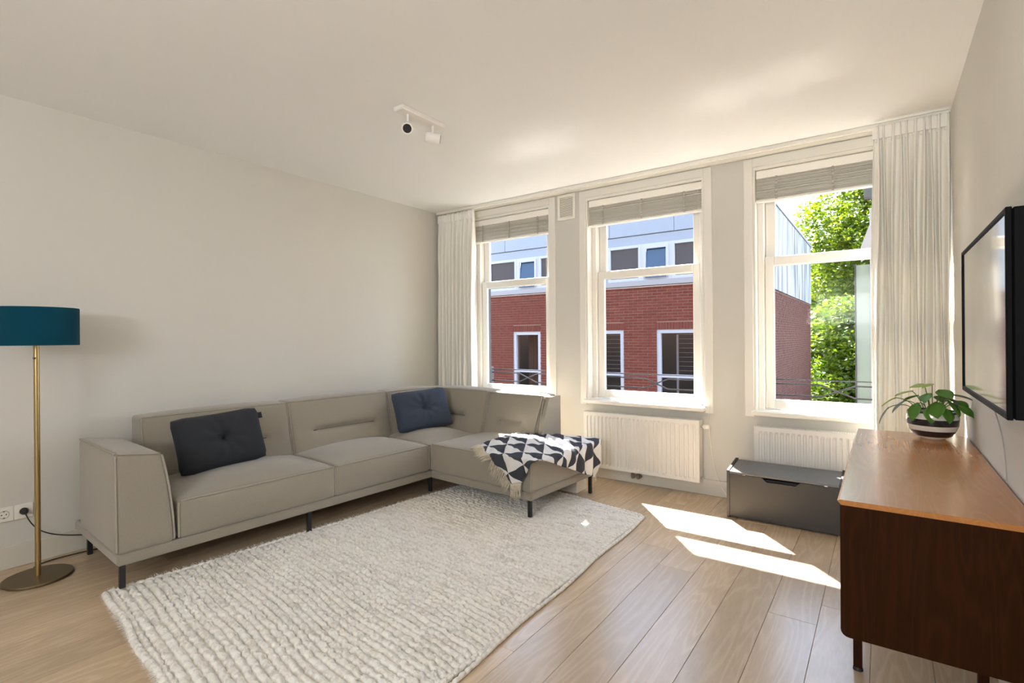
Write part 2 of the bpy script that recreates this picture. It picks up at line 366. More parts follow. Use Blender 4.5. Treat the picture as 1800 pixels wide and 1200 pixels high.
# soft, rounded, bulging box: dims centred at origin, warped by a function
def ticks(h, r, step):
    a = [-h + r * (1 - math.cos(t)) for t in (0, .4, .8, 1.2)]
    n = max(2, int(2 * (h - r) / step)); mid = [-(h - r) + 2 * (h - r) * i / n for i in range(n + 1)]
    return a + mid + [-q for q in a[::-1]]
def soft_point(p, h, r, bul):
    q = Vector([max(-(h[i] - r), min(h[i] - r, p[i])) for i in range(3)]); d = Vector(p) - q
    o = q + d.normalized() * r if d.length > 1e-9 else Vector(p)
    u = [max(-1, min(1, p[i] / h[i])) for i in range(3)]
    for i, (ax, sg) in enumerate(((0, 1), (0, -1), (1, 1), (1, -1), (2, 1), (2, -1))):
        if bul[i]:
            a, b = [k for k in range(3) if k != ax]
            w = (1 - abs(u[a]) ** 2.6) * (1 - abs(u[b]) ** 2.6) * max(0.0, u[ax] * sg) ** 2
            o[ax] += sg * bul[i] * w
    return o
def soft(name, dims, r, bul, warp, m, parent, step=0.04):
    h = [d / 2 for d in dims]; T = [ticks(h[i], r, step) for i in range(3)]
    mb = MB(); cache = {}
    def vid(p):
        k = tuple(round(c, 5) for c in p)
        if k not in cache:
            cache[k] = len(mb.v); mb.v.append(tuple(warp(soft_point(p, h, r, bul))))
        return cache[k]
    for ax in range(3):
        a, b = [k for k in range(3) if k != ax]
        for sg in (-1, 1):
            for i in range(len(T[a]) - 1):
                for j in range(len(T[b]) - 1):
                    loop = []
                    for (s_, t_) in ((i, j), (i + 1, j), (i + 1, j + 1), (i, j + 1)):
                        p = [0, 0, 0]; p[ax] = sg * h[ax]; p[a] = T[a][s_]; p[b] = T[b][t_]; loop.append(vid(p))
                    if len(set(loop)) > 2: mb.f.append(tuple(dict.fromkeys(loop)))
    return mk(name, mb, m, parent, smooth='all')
def soft_edge(dims, r, bul, warp, ax, sa, sb, n=24, ext=0.0):
    """points along the box edge that runs along ax, at signs sa, sb of the other two axes"""
    h = [d / 2 for d in dims]; a, b = [k for k in range(3) if k != ax]; out = []
    for i in range(n + 1):
        p = [0, 0, 0]; p[ax] = (-1 + 2 * i / n) * (h[ax] - r * 0.3); p[a] = sa * h[a]; p[b] = sb * h[b]
        q = soft_point(p, h, r, bul); q[a] += sa * ext; q[b] += sb * ext; out.append(tuple(warp(q)))
    return out

# ------------------------------------------------------------------ room shell
floor = sroot('floor')
mk('underlay', MB().box(XL - .2, XR + .2, YN, YW + .2, -0.12, -0.016), MT['gap'], floor)
x = -4.099 - .193; ri = 0
pl_rng = random.Random(3)
while x < XR:
    x0, x1 = max(x, XL + .0), min(x + .193, XR - .0); ri += 1
    if x1 - x0 > 0.02:
        y = YN - pl_rng.uniform(0, 1.8)
        if abs(x - (-.24)) < .06: y = 2.785 - 4.4
        if abs(x - (-2.4)) < .06: y = .706 - 4.4
        while y < YW:
            L = 2.2 if pl_rng.random() < .6 else pl_rng.uniform(1.3, 2.1)
            ya, yb = max(y, YN), min(y + L, YW)
            if yb - ya > 0.03:
                g = 0.0006; lx, ly = (x1 - x0) / 2 - g, (yb - ya) / 2 - g
                o = mk('plank', MB().box(-lx, lx, -ly, ly, -0.016, 0, 0.0009), MT['plank'], floor); o.location = ((x0 + x1) / 2, (ya + yb) / 2, 0)
            y += L
    x += .193
struct(mk('ceiling', MB().box(XL - .2, XR + .2, YN - .2, YW + .2, H, H + .15), MT['ceil']))
struct(mk('wall_left', MB().box(XL - .2, XL, YN - .2, YW + .2, -.12, H), MT['wall']))
struct(mk('wall_right', MB().box(XR, XR + .2, YN - .2, YW + .2, -.12, H), MT['wall']))
wn_mb = MB()
for b in ((XL, XL + 2.9, -.12, H), (XR - .2, XR, -.12, H), (XL + 2.9, XR - .2, 2.3, H), (XL + 2.9, XR - .2, -.12, 1.2)): wn_mb.box(b[0], b[1], YN - .2, YN, b[2], b[3])  # unseen rear opening, sized for the light it lets in
struct(mk('wall_near', wn_mb, MT['wall']))
WIN = [(-3.555, -2.575), (-2.187, -1.15), (-.785, .235)]
ZS, ZT, YO = 0.675, 2.515, 4.43
wf = MB(); ed = [XL] + [q for w in WIN for q in w] + [XR]
for i in range(0, len(ed), 2): wf.box(ed[i], ed[i + 1], YW, YO, -.12, H)
for a, b in WIN: wf.box(a, b, YW, YO, -.12, ZS); wf.box(a, b, YW, YO, ZT, H)
struct(mk('wall_far', wf, MT['wall']))
# outer leaf of the facade, in the sun, seen only in the reflections outside
of = MB()
xs = [-14] + [q for w in WIN for q in (w[0] + .03, w[1] - .03)] + [9]
for i in range(0, len(xs), 2): of.box(xs[i], xs[i + 1], YO + .001, YO + .1, -3.6, 7.5)
for a, b in WIN: of.box(a + .03, b - .03, YO + .001, YO + .1, -3.6, ZS); of.box(a + .03, b - .03, YO + .001, YO + .1, ZT - .02, 7.5)
struct(mk('wall_outside', of, mat('own_facade_brick', (0.08, 0.075, 0.07), 0.9, var=.2, vscale=14)))
MT['skirting'] = mat('skirting_paint', (0.60, 0.565, 0.49), 0.4)
def bboard(name, mbx): return struct(mk(name, mbx, MT['skirting']))
bboard('baseboard_left', MB().box(XL + .0005, XL + .014, YN, YW - .0005, 0.0005, .124, .003))
bboard('baseboard_far', MB().box(XL + .015, XR - .015, YW - .014, YW - .0005, 0.0005, .124, .003))
bboard('baseboard_right', MB().box(XR - .014, XR - .0005, YN, YW - .0005, 0.0005, .124, .003))
# curtain track under the ceiling along the window wall
tr = thing('curtain_rail', 'long white curtain rail under the ceiling above the three windows', 'curtain rail', (0, 0, 0))
mk('track', MB().box(XL + .01, XR - .01, 4.085, 4.115, H - .03, H - .0008, .003), MT['trim'], tr)
mk('bracket_strip', MB().box(XL + .01, XR - .01, 4.15, YW - .001, H - .022, H - .0008, .003), MT['trim'], tr)

def make_window(i, xl, xr):
    w = sroot('window_%d' % i)
    cx = (xl + xr) / 2; st = .126
    gl, gr = xl + st, xr - st
    c = MB()   # casing on the wall face
    cw = .066
    for a, b in ((xl - cw, xl - .002), (xr + .002, xr + cw)): c.box(max(a, XL + .01), min(b, XR - .005), YW - .012, YW + .0, ZS - .03, H - .03, .004)
    c.box(xl - .002, xr + .002, YW - .012, YW, ZT + .002, H - .03, .003)
    mk('casing', c, MT['trim'], w)
    l = MB()   # lining of the reveal + fixed frame
    l.box(xl, xl + .012, YW - .004, 4.345, ZS, ZT); l.box(xr - .012, xr, YW - .004, 4.345, ZS, ZT); l.box(xl + .012, xr - .012, YW - .004, 4.345, ZT - .02, ZT)
    for a, b in ((xl + .012, xl + .055), (xr - .055, xr - .012)): l.box(a, b, 4.315, YO - .003, ZS, ZT - .02, .004)
    l.box(xl + .055, xr - .055, 4.315, YO - .003, ZT - .06, ZT - .02, .004); l.box(xl + .055, xr - .055, 4.38, YO - .003, ZS, .70, .004)
    mk('frame', l, MT['trim'], w)
    a, b = xl + .057, xr - .057
    zm0, zm1 = 1.783, 1.853
    us = MB()
    for p, q in ((a, gl), (gr, b)): us.box(p, q, 4.385, 4.42, zm0, ZT - .062, .004)
    us.box(gl, gr, 4.385, 4.42, zm0, zm1 - .015, .004); us.box(gl, gr, 4.385, 4.42, ZT - .10, ZT - .062, .004)
    u = mk('upper_sash', us, MT['trim'], w); mk('glass', MB().box(gl - .004, gr + .004, 4.400, 4.404, zm1 - .02, ZT - .095), MT['glass'], u)
    ls = MB()
    for p, q in ((a, gl - .006), (gr + .006, b)): ls.box(p, q, 4.343, 4.38, .702, zm1, .005)
    ls.box(gl - .006, gr + .006, 4.343, 4.38, zm0, zm1, .005); ls.box(gl - .006, gr + .006, 4.343, 4.38, .702, .772, .005)
    s = mk('lower_sash', ls, MT['trim'], w); mk('glass', MB().box(gl - .01, gr + .01, 4.360, 4.364, .768, zm0 + .004), MT['glass'], s)
    for hx in (gl + .13, gr - .13):
        h = MB()
        h.tube([(hx - .055, 4.342, .738), (hx - .055, 4.318, .738), (hx + .055, 4.318, .738), (hx + .055, 4.342, .738)], .0055, 8)
        for e in (-.055, .055): h.box(hx + e - .010, hx + e + .010, 4.339, 4.343, .726, .75, .001)
        mk('handle', h, MT['plastic'], s, smooth=True)
    mk('window_sill', MB().box(xl - .012, min(xr + .012, XR - .01), YW - .085, 4.379, ZS - .012, ZS + .022, .006), MT['sill'], w)
    return w
for i, (a, b) in enumerate(WIN): make_window(i + 1, a, b)

# venetian blinds, drawn up
BL = ['white slatted blind drawn up at the left window beside the corner curtain', 'white slatted blind drawn up at the middle window above the uncovered radiator', 'white slatted blind drawn up at the right window with the tree view']
for i, (a, b) in enumerate(WIN):
    t = thing('venetian_blind', BL[i], 'blind', ((a + b) / 2, 4.275, 2.255), 0, 'raised venetian blinds')
    hw = (b - a) / 2 - .016
    mk('head_rail', MB().box(-hw, hw, -.025, .03, .175, .236, .003), MT['blind'], t)
    mk('bottom_rail', MB().box(-hw, hw, -.026, .026, 0, .018, .004), MT['trim'], t)
    ns = 21; me = None
    for k in range(ns):
        z = .024 + (.148 / ns) * k 
        pr = [(-.025, 0), (-.012, .0035), (.012, .0035), (.025, 0), (.025, .0022), (.012, .0057), (-.012, .0057), (-.025, .0022)]
        if me is None: o = mk('slat', MB().prism(pr, 'x', -hw, hw), MT['blind'], t); me = o.data
        else: o = link('slat', me, None, t)
        o.location = (0, rng.uniform(-.006, .006), z); o.rotation_euler = (rng.uniform(-.07, .07), 0, 0)
    for fx in (-.72, 0, .72):
        mk('ladder_tape', MB().box(fx * hw - .007, fx * hw + .007, -.0275, -.0262, .01, .18), MT['tape'], t)
    mk('pull_cord', MB().tube([(hw - .03, -.03, .18), (hw - .03, -.031, -.3), (hw - .028, -.031, -.85)], .0012, 5), MT['cord'], t)

# wall vent between the windows
v = thing('wall_vent', 'small white louvred vent high on the pier between left and middle windows', 'vent', (-2.387, YW, 2.465))
vm = MB()
for q in ((-.093, -.068, -.118, .118), (.068, .093, -.118, .118), (-.068, .068, .092, .118), (-.068, .068, -.118, -.092)): vm.box(q[0], q[1], -.014, -.001, q[2], q[3], .002)
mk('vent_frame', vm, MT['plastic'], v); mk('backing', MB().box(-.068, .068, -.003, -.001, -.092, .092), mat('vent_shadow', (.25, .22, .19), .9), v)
me = None
for k in range(13):
    if me is None: o = mk('louvre', MB().prism([(-.012, -.005), (-.010, -.006), (-.004, .004), (-.006, .005)], 'x', -.067, .067), MT['plastic'], v); me = o.data
    else: o = link('louvre', me, None, v)
    o.location = (0, 0, -.084 + .014 * k)

# ------------------------------------------------------------------ radiators
def radiator(label, x0, x1, z0, z1, grp):
    t = thing('radiator', label, 'radiator', ((x0 + x1) / 2, YW, z0), 0, grp)
    hw = (x1 - x0) / 2; hh = z1 - z0; yf = -.122; prof = []
    nr = int(round((x1 - x0 - .04) / .0355)); p = (2 * hw - .04) / nr
    xs_ = [-hw]; ds = [0]
    for k in range(nr):
        b = -hw + .02 + k * p
        for fx, d in ((.0, 0), (.22, 0), (.36, .009), (.72, .009), (.86, 0)): xs_.append(b + fx * p); ds.append(d)
    xs_.append(hw); ds.append(0)
    zs = [(0, 0), (.022, 0), (.036, 1), (hh - .045, 1), (hh - .028, 0), (hh, 0)]
    pts = [(xx, yf + d * k, z) for z, k in zs for xx, d in zip(xs_, ds)]
    mb = MB().grid(pts, len(xs_), len(zs)); mb.box(-hw, hw, yf + .010, yf + .016, 0, hh)
    mk('front_panel', mb, MT['radiator'], t, norm=False)
    mk('back_panel', MB().box(-hw, hw, -.045, -.036, .0, hh, .002), MT['radiator'], t)
    for s_ in (-1, 1): mk('side_panel', MB().box(s_ * hw - .004, s_ * hw + .004, yf - .001, -.034, .004, hh + .003, .0015), MT['radiator'], t)
    g = MB()
    for yy in (-.108, -.08, -.05): g.box(-hw + .005, hw - .005, yy - .003, yy + .003, hh - .004, hh + .002)
    nb = 70
    for k in range(nb): xx = -hw + .01 + (2 * hw - .02) * k / (nb - 1); g.box(xx - .0035, xx + .0035, -.115, -.044, hh - .003, hh + .001)
    mk('top_grille', g, MT['radiator'], t)
    for xx in (-hw + .15, hw - .15): mk('wall_bracket', MB().box(xx - .015, xx + .015, -.036, -.001, .06, hh - .06), MT['radiator'], t)
    return t, hw, hh
r2, hw2, hh2 = radiator('white ribbed radiator below the middle window, fully visible beside the sofa end', -2.162, -1.165, .116, .596, 'ribbed wall radiators')
k = mk('valve', MB().tube([(hw2 + .003, -.085, hh2 - .045), (hw2 + .022, -.085, hh2 - .045)], .010, 10), MT['chrome'], r2, True)
mk('valve_knob', MB().tube([(hw2 + .022, -.085, hh2 - .045), (hw2 + .03, -.085, hh2 - .045), (hw2 + .062, -.085, hh2 - .045), (hw2 + .068, -.085, hh2 - .045)], [.014, .019, .018, .012], 14), MT['plastic'], r2, True)
mk('drain_plug', MB().tube([(hw2 + .003, -.085, .03), (hw2 + .016, -.085, .03)], .010, 10), MT['chrome'], r2, True)
for dx in (-.06, -.01):
    q = mk('pipe_valve', MB().tube([(dx, -.085, .004), (dx, -.085, -.012), (dx, -.085, -.02), (dx, -.085, -.045), (dx, -.04, -.05), (dx, -.02, -.05)], [.009, .009, .017, .016, .010, .009], 12), mat('valve_nickel', (.33, .30, .25), .3, .9), r2, True)
radiator('white ribbed radiator below the right window, half hidden behind the grey chest', -.767, .228, .116, .590, 'ribbed wall radiators')

# ------------------------------------------------------------------ curtains
def curtain(label, x0, x1, yc, z0, z1, npl, seed, skew=0.0):
    t = thing('curtain', label, 'curtain', ((x0 + x1) / 2, yc, z0)); rs = random.Random(seed)
    wd = x1 - x0; ph = [rs.uniform(-.5, .5) for _ in range(npl + 2)]; am = [rs.uniform(.7, 1.25) for _ in range(npl + 2)]
    nu, zs = npl * 14 + 1, [0, .08, .2, .4, .6, .8, 1.0, 1.2, 1.4, 1.6, 1.8, 2.0, 2.15, 2.28, 2.36, 2.42, 2.45, 2.47, 2.485, 2.50, 2.54, 2.585]
    zs = [q * (z1 - z0) / 2.585 for q in zs]; hd = z1 - z0 - .10
    def fold(s, z):
        c = s * npl; k = int(min(c, npl - 1)); f = c - k
        w = am[k] * (1 - f) + am[k + 1] * f
        low = max(0., 1 - z / hd)
        wob = .35 * low * math.sin(2.1 * s * npl * .5 + seed) + .12 * math.sin(5 * z + k * 1.7)
        a = .036 * w * (1 + .25 * low)
        if z > hd - .02: a *= .50
        elif z > hd - .35: a *= .50 + .50 * ((hd - .02 - z) / .33) ** .7
        ang = 2 * PI * (c + wob * .35)
        return a * math.sin(ang) + .25 * a * math.sin(2 * ang + 1.0 + ph[k])
    pts = []
    for z in zs:
        for i in range(nu):
            s = i / (nu - 1); spread = 1 + .06 * math.sin(z * 1.5 + seed) * 0 
            xx = (s - .5) * wd * spread + skew * (1 - z / (z1 - z0)) * (1 - s)
            pts.append((xx + .006 * math.sin(3 * z + s * 20), fold(s, z), z))
    mb = MB().grid(pts, nu, len(zs)); o = mk('fabric', mb, MT['curtain'], t, 'all', norm=False)
    md = o.modifiers.new('thickness', 'SOLIDIFY'); md.thickness = .0016
    # stitched pinch points of the header tape
    for k in range(npl):
        s = (k + .5) / npl; xx = (s - .5) * wd; yy = fold(s, hd + .03)
        mk('pinch_pleat', MB().box(xx - .006, xx + .006, yy - .016, yy - .002, hd - .004, hd + .016, .003), MT['curtain'], t)
    mk('header_tape', MB().box(-wd / 2, wd / 2, -.004, .004, hd + .02, z1 - z0 - .005), MT['curtain'], t)
    return t
curtain('cream pinch pleated curtain gathered in the left corner behind the sofa', XL + .03, -3.40, 4.10, .02, 2.572, 10, 3)
curtain('cream pinch pleated curtain gathered at the right wall behind the plant', -.045, XR - .012, 4.045, .02, 2.58, 10, 8, skew=-.02)

# ------------------------------------------------------------------ ceiling spotlight
t = thing('ceiling_spotlight', 'white ceiling spotlight bar with two swivelling heads', 'ceiling light', (-2.285, 2.25, H))
mk('mounting_bar', MB().box(-.042, .042, -.18, .18, -.028, -.0008, .006), MT['spot'], t)
def spot_head(yy, d, lab=None):
    d = Vector(d).normalized(); c = Vector((0, yy, -.105))
    h = mk('spot_head', MB().tube([c - d * .05, c - d * .046, c + d * .040, c + d * .045], [.026, .033, .034, .033], 24), MT['spot'], t, True)
    mk('neck', MB().tube([(0, yy, -.028), (0, yy, -.08)], .009, 10), MT['spot'], h, True)
    mk('bulb_face', MB().tube([c + d * .0445, c + d * .0470], [.026, .025], 20), MT['dark'], h, True)
spot_head(-.10, (.50, -.62, -.45)); spot_head(.11, (.72, .70, -.12))

# ------------------------------------------------------------------ sofa
S = thing('corner_sofa', 'greige fabric corner sofa with chaise end on black metal legs', 'sofa', (-3.045, .925, 0), math.radians(-3.2))
def piping(paths, r=.0055, closed=False):
    mb = MB()
    for p in paths: mb.tube(p, r, 6, closed=closed)
    return mk('piping', mb, MT['piping'], None, 'all')
def spipe(parent, *paths, r=.0055):
    o = piping(paths, r); o.parent = parent; return o
# upholstered base
base = MB().box(-.83, -.006, .006, 2.93, .142, .20, .010); mk('base_frame', base, MT['sofa'], S, True)
base = MB().box(-.005, .992, 2.053, 2.93, .1421, .1999, .010); mk('chaise_base_frame', base, MT['sofa'], S, True)
# arm
ad_ = (.69, .27, .505); ac = (-.345, .135, .4475); abul = (.006, 0, .004, .012, .008, 0)
def arm_w(p):
    z01 = (p[2] + ad_[2] / 2) / ad_[2]; yy = p[1]
    sl = .012 + .055 * max(0, z01) ** 1.7
    u = (yy + ad_[1] / 2) / ad_[1]
    yy = yy - sl * u
    return Vector((p[0] + ac[0] - .012 * z01, yy + ac[1] , p[2] + ac[2] + .0 - .028 * u * max(0, z01) ** 3))
arm = soft('arm', ad_, .028, abul, arm_w, MT['sofa'], S, .035)
E = lambda ax, sa, sb: soft_edge(ad_, .028, abul, arm_w, ax, sa, sb, ext=.004)
spipe(arm, E(2, 1, -1), E(1, 1, 1), E(2, 1, 1), E(0, -1, 1))
# seats
def seat(name, x0, x1, y0, y1, z0=.198, z1=.405, crown=.065, pipes='front', lab=None):
    d = (x1 - x0, y1 - y0, z1 - z0); c = Vector(((x0 + x1) / 2, (y0 + y1) / 2, (z0 + z1) / 2))
    bul = (.020, 0, 0, 0, crown, 0) if pipes != 'chaise' else (.012, 0, .0, .012, crown, 0)
    def w(p): return p + c
    o = soft(name, d, .022, bul, w, MT['sofa'], S, .05)
    e = lambda ax, sa, sb: soft_edge(d, .022, bul, w, ax, sa, sb, ext=.0035)
    if pipes == 'front': spipe(o, e(1, 1, 1), e(2, 1, -1), e(2, 1, 1))
    elif pipes == 'chaise': spipe(o, e(0, -1, 1), e(1, 1, 1), e(2, 1, -1), e(2, 1, 1), e(2, -1, -1))
    else: spipe(o, e(1, 1, 1), e(0, -1, 1))
    return o
seat('seat_cushion', -.62, -.004, .272, 1.208)
seat('seat_cushion', -.62, -.004, 1.213, 2.044)
seat('corner_seat_cushion', -.62, -.004, 2.05, 2.62, pipes='corner')
seat('chaise_cushion', .002, .995, 2.048, 2.925, pipes='chaise', z1=.418, crown=.045)
# backs
def back(y0, y1, wdir, x_front_b, x_front_t, x_rear, tuft, pos=None, ztop=.785, z0=.205):
    """back section: runs along local y (wdir='x' : faces +x) or along local x (wdir='y' : faces -y)"""
    L = y1 - y0; d = (.24, L, ztop - z0); bul = (.042, 0, 0, 0, .016, 0)
    def w(p):
        u = (p[0] + .12) / .24; z01 = (p[2] + d[2] / 2) / d[2]; zz = p[2] + d[2] / 2 + z0
        f = x_front_b + (x_front_t - x_front_b) * max(0, min(1.1, z01)) ** .8
        xx = x_rear + (f - x_rear) * u
        if tuft and u > .8:
            zt = z0 + d[2] * .60; yl = p[1]
            m_ = max(0., 1 - (abs(yl) / (tuft)) ** 6) if abs(yl) < tuft else 0.
            xx -= .034 * m_ * math.exp(-((zz - zt) / .016) ** 2)
            xx -= .016 * max(0., 1 - (abs(yl) / (tuft * 1.35)) ** 4) * math.exp(-((zz - zt) / .05) ** 2) if abs(yl) < tuft * 1.35 else 0
        yy = p[1] + (y0 + y1) / 2
        if wdir == 'x': return Vector((xx, yy, zz))
        return Vector((yy, -xx, zz))
    o = soft('back_cushion', d, .022, bul, w, MT['sofa'], S, .016)
    e = lambda ax, sa, sb: soft_edge(d, .022, bul, w, ax, sa, sb, ext=.0035)
    spipe(o, e(1, 1, 1), e(2, 1, -1), e(2, 1, 1), r=.0045)
    if tuft:
        zt = z0 + d[2] * .60; mbt = MB(); pp = []
        for i in range(13):
            yl = -tuft * .93 + tuft * 1.86 * i / 12
            q = w(soft_point((.12, yl, zt - z0 - d[2] / 2), [k / 2 for k in d], .022, bul)); pp.append(q)
        mbt.tube(pp, .0038, 6); s_ = mk('tuft_seam_shade', mbt, MT['seam_shade'], o, 'all')
    return o
back(.285, 1.213, 'x', -.50, -.655, -.83, .30)
back(1.219, 2.125, 'x', -.50, -.655, -.83, .30)
back(2.131, 2.70, 'x', -.50, -.645, -.83, 0)
# window side: faces -y, so 'depth' coordinate is -y
back(-.655, .03, 'y', -2.545, -2.715, -2.90, .13, ztop=.782)
back(.036, .635, 'y', -2.545, -2.715, -2.90, .13, ztop=.775)
mk('corner_block', MB().box(-.828, -.66, 2.705, 2.90, .21, .775, .02), MT['sofa'], S, True)
mk('panel_gap_shade', MB().tube([(.638, 2.56, .46), (.638, 2.70, .772)], .005, 6), MT['seam_shade'], S)  # dark tube painting the shade in the gap beside the end panel
mk('back_end_panel', MB().prism([(2.52, .21), (2.90, .21), (2.90, .765), (2.735, .765)], 'x', .640, .675), MT['sofa'], S)
for (lx, ly, zf) in ((.035 - .06, .03, .03), (-.76, .06, 0), (-.02, 1.02, 0), (-.78, 1.5, 0), (-.03, 2.07, .028), (.965, 2.075, .028), (.965, 2.88, 0), (-.78, 2.86, 0), (.05, 2.88, 0)):
    mk('leg', MB().box(lx - .0125, lx + .0125, ly - .0125, ly + .0125, zf + .0008, .143, .002), MT['black'], S)

# cushions lying on it
def pillow(name, label, w, h, th, m, loc, rot, tagged):
    t = thing(name, label, 'cushion', loc, 0, None); t.rotation_euler = rot
    n = 40; nm = 28; mb = MB(); top = []; bot = []
    for j in range(nm + 1):
        for i in range(n + 1):
            u, v_ = -1 + 2 * i / n, -1 + 2 * j / nm
            pinch = 1 - .055 * (1 - v_ * v_) * abs(u) ** 3; pinv = 1 - .05 * (1 - u * u) * abs(v_) ** 3
            X = u * w / 2 * pinch; Z = v_ * h / 2 * pinv
            cr_ = max(0., (abs(u) * abs(v_) - .70) / .30); X *= 1 - .055 * cr_; Z *= 1 - .07 * cr_
            prof = max(0, (1 - abs(u) ** 2.6) * (1 - abs(v_) ** 2.6)) ** .48
            rr = math.hypot(X, Z); d = 1 - .75 * math.exp(-(rr / .035) ** 1.3) 
            wr = 1 + .05 * math.sin(9 * math.atan2(Z, X)) * math.exp(-((rr - .09) / .06) ** 2)
            y = th / 2 * prof * d * wr + .004
            top.append((X, -y, Z)); bot.append((X, y, Z))
    mb.grid(top, n + 1, nm + 1); o1 = len(mb.v); mb.grid(bot, n + 1, nm + 1)
    edge = [i for i in range(n + 1)] + [(j * (n + 1) + n) for j in range(1, nm + 1)] + [nm * (n + 1) + i for i in range(n - 1, -1, -1)] + [j * (n + 1) for j in range(nm - 1, 0, -1)]
    for a in range(len(edge)):
        p, q = edge[a], edge[(a + 1) % len(edge)]; mb.f.append((p, q, q + o1, p + o1))
    mk('cover', mb, m, t, 'all')
    mk('button', MB().tube([(0, -th * .125 - .004, 0), (0, -th * .125 - .012, 0), (0, -th * .125 - .016, 0)], [.015, .015, .009], 18), m, t, True)
    if tagged: mk('care_tag', MB().box(w / 2 * .985, w / 2 + .022, -.002, .002, h / 2 - .085, h / 2 - .045), MT['tag'], t)
    return t
# local -Y is the cushion's face; turn it to face +X (into the room) and lean it back
def place_pillow(p, cx, cy, cz, face, lean, tilt):
    m = Matrix.Translation((cx, cy, cz)) @ Matrix.Rotation(face, 4, 'Z') @ Matrix.Rotation(-lean, 4, 'X') @ Matrix.Rotation(tilt, 4, 'Y')
    p.matrix_world = m
p = pillow('throw_cushion', 'charcoal button-tufted cushion on the sofa nearest the armrest', .535, .355, .20, MT['charcoal'], (0, 0, 0), (0, 0, 0), True)
place_pillow(p, -3.40, 1.585, .625, math.radians(90 - 2), math.radians(20), math.radians(-3))
p = pillow('throw_cushion', 'slate blue button-tufted cushion in the sofa corner', .52, .37, .20, MT['navy'], (0, 0, 0), (0, 0, 0), False)
place_pillow(p, -3.325, 3.27, .625, math.radians(90 - 24), math.radians(24), math.radians(-4))

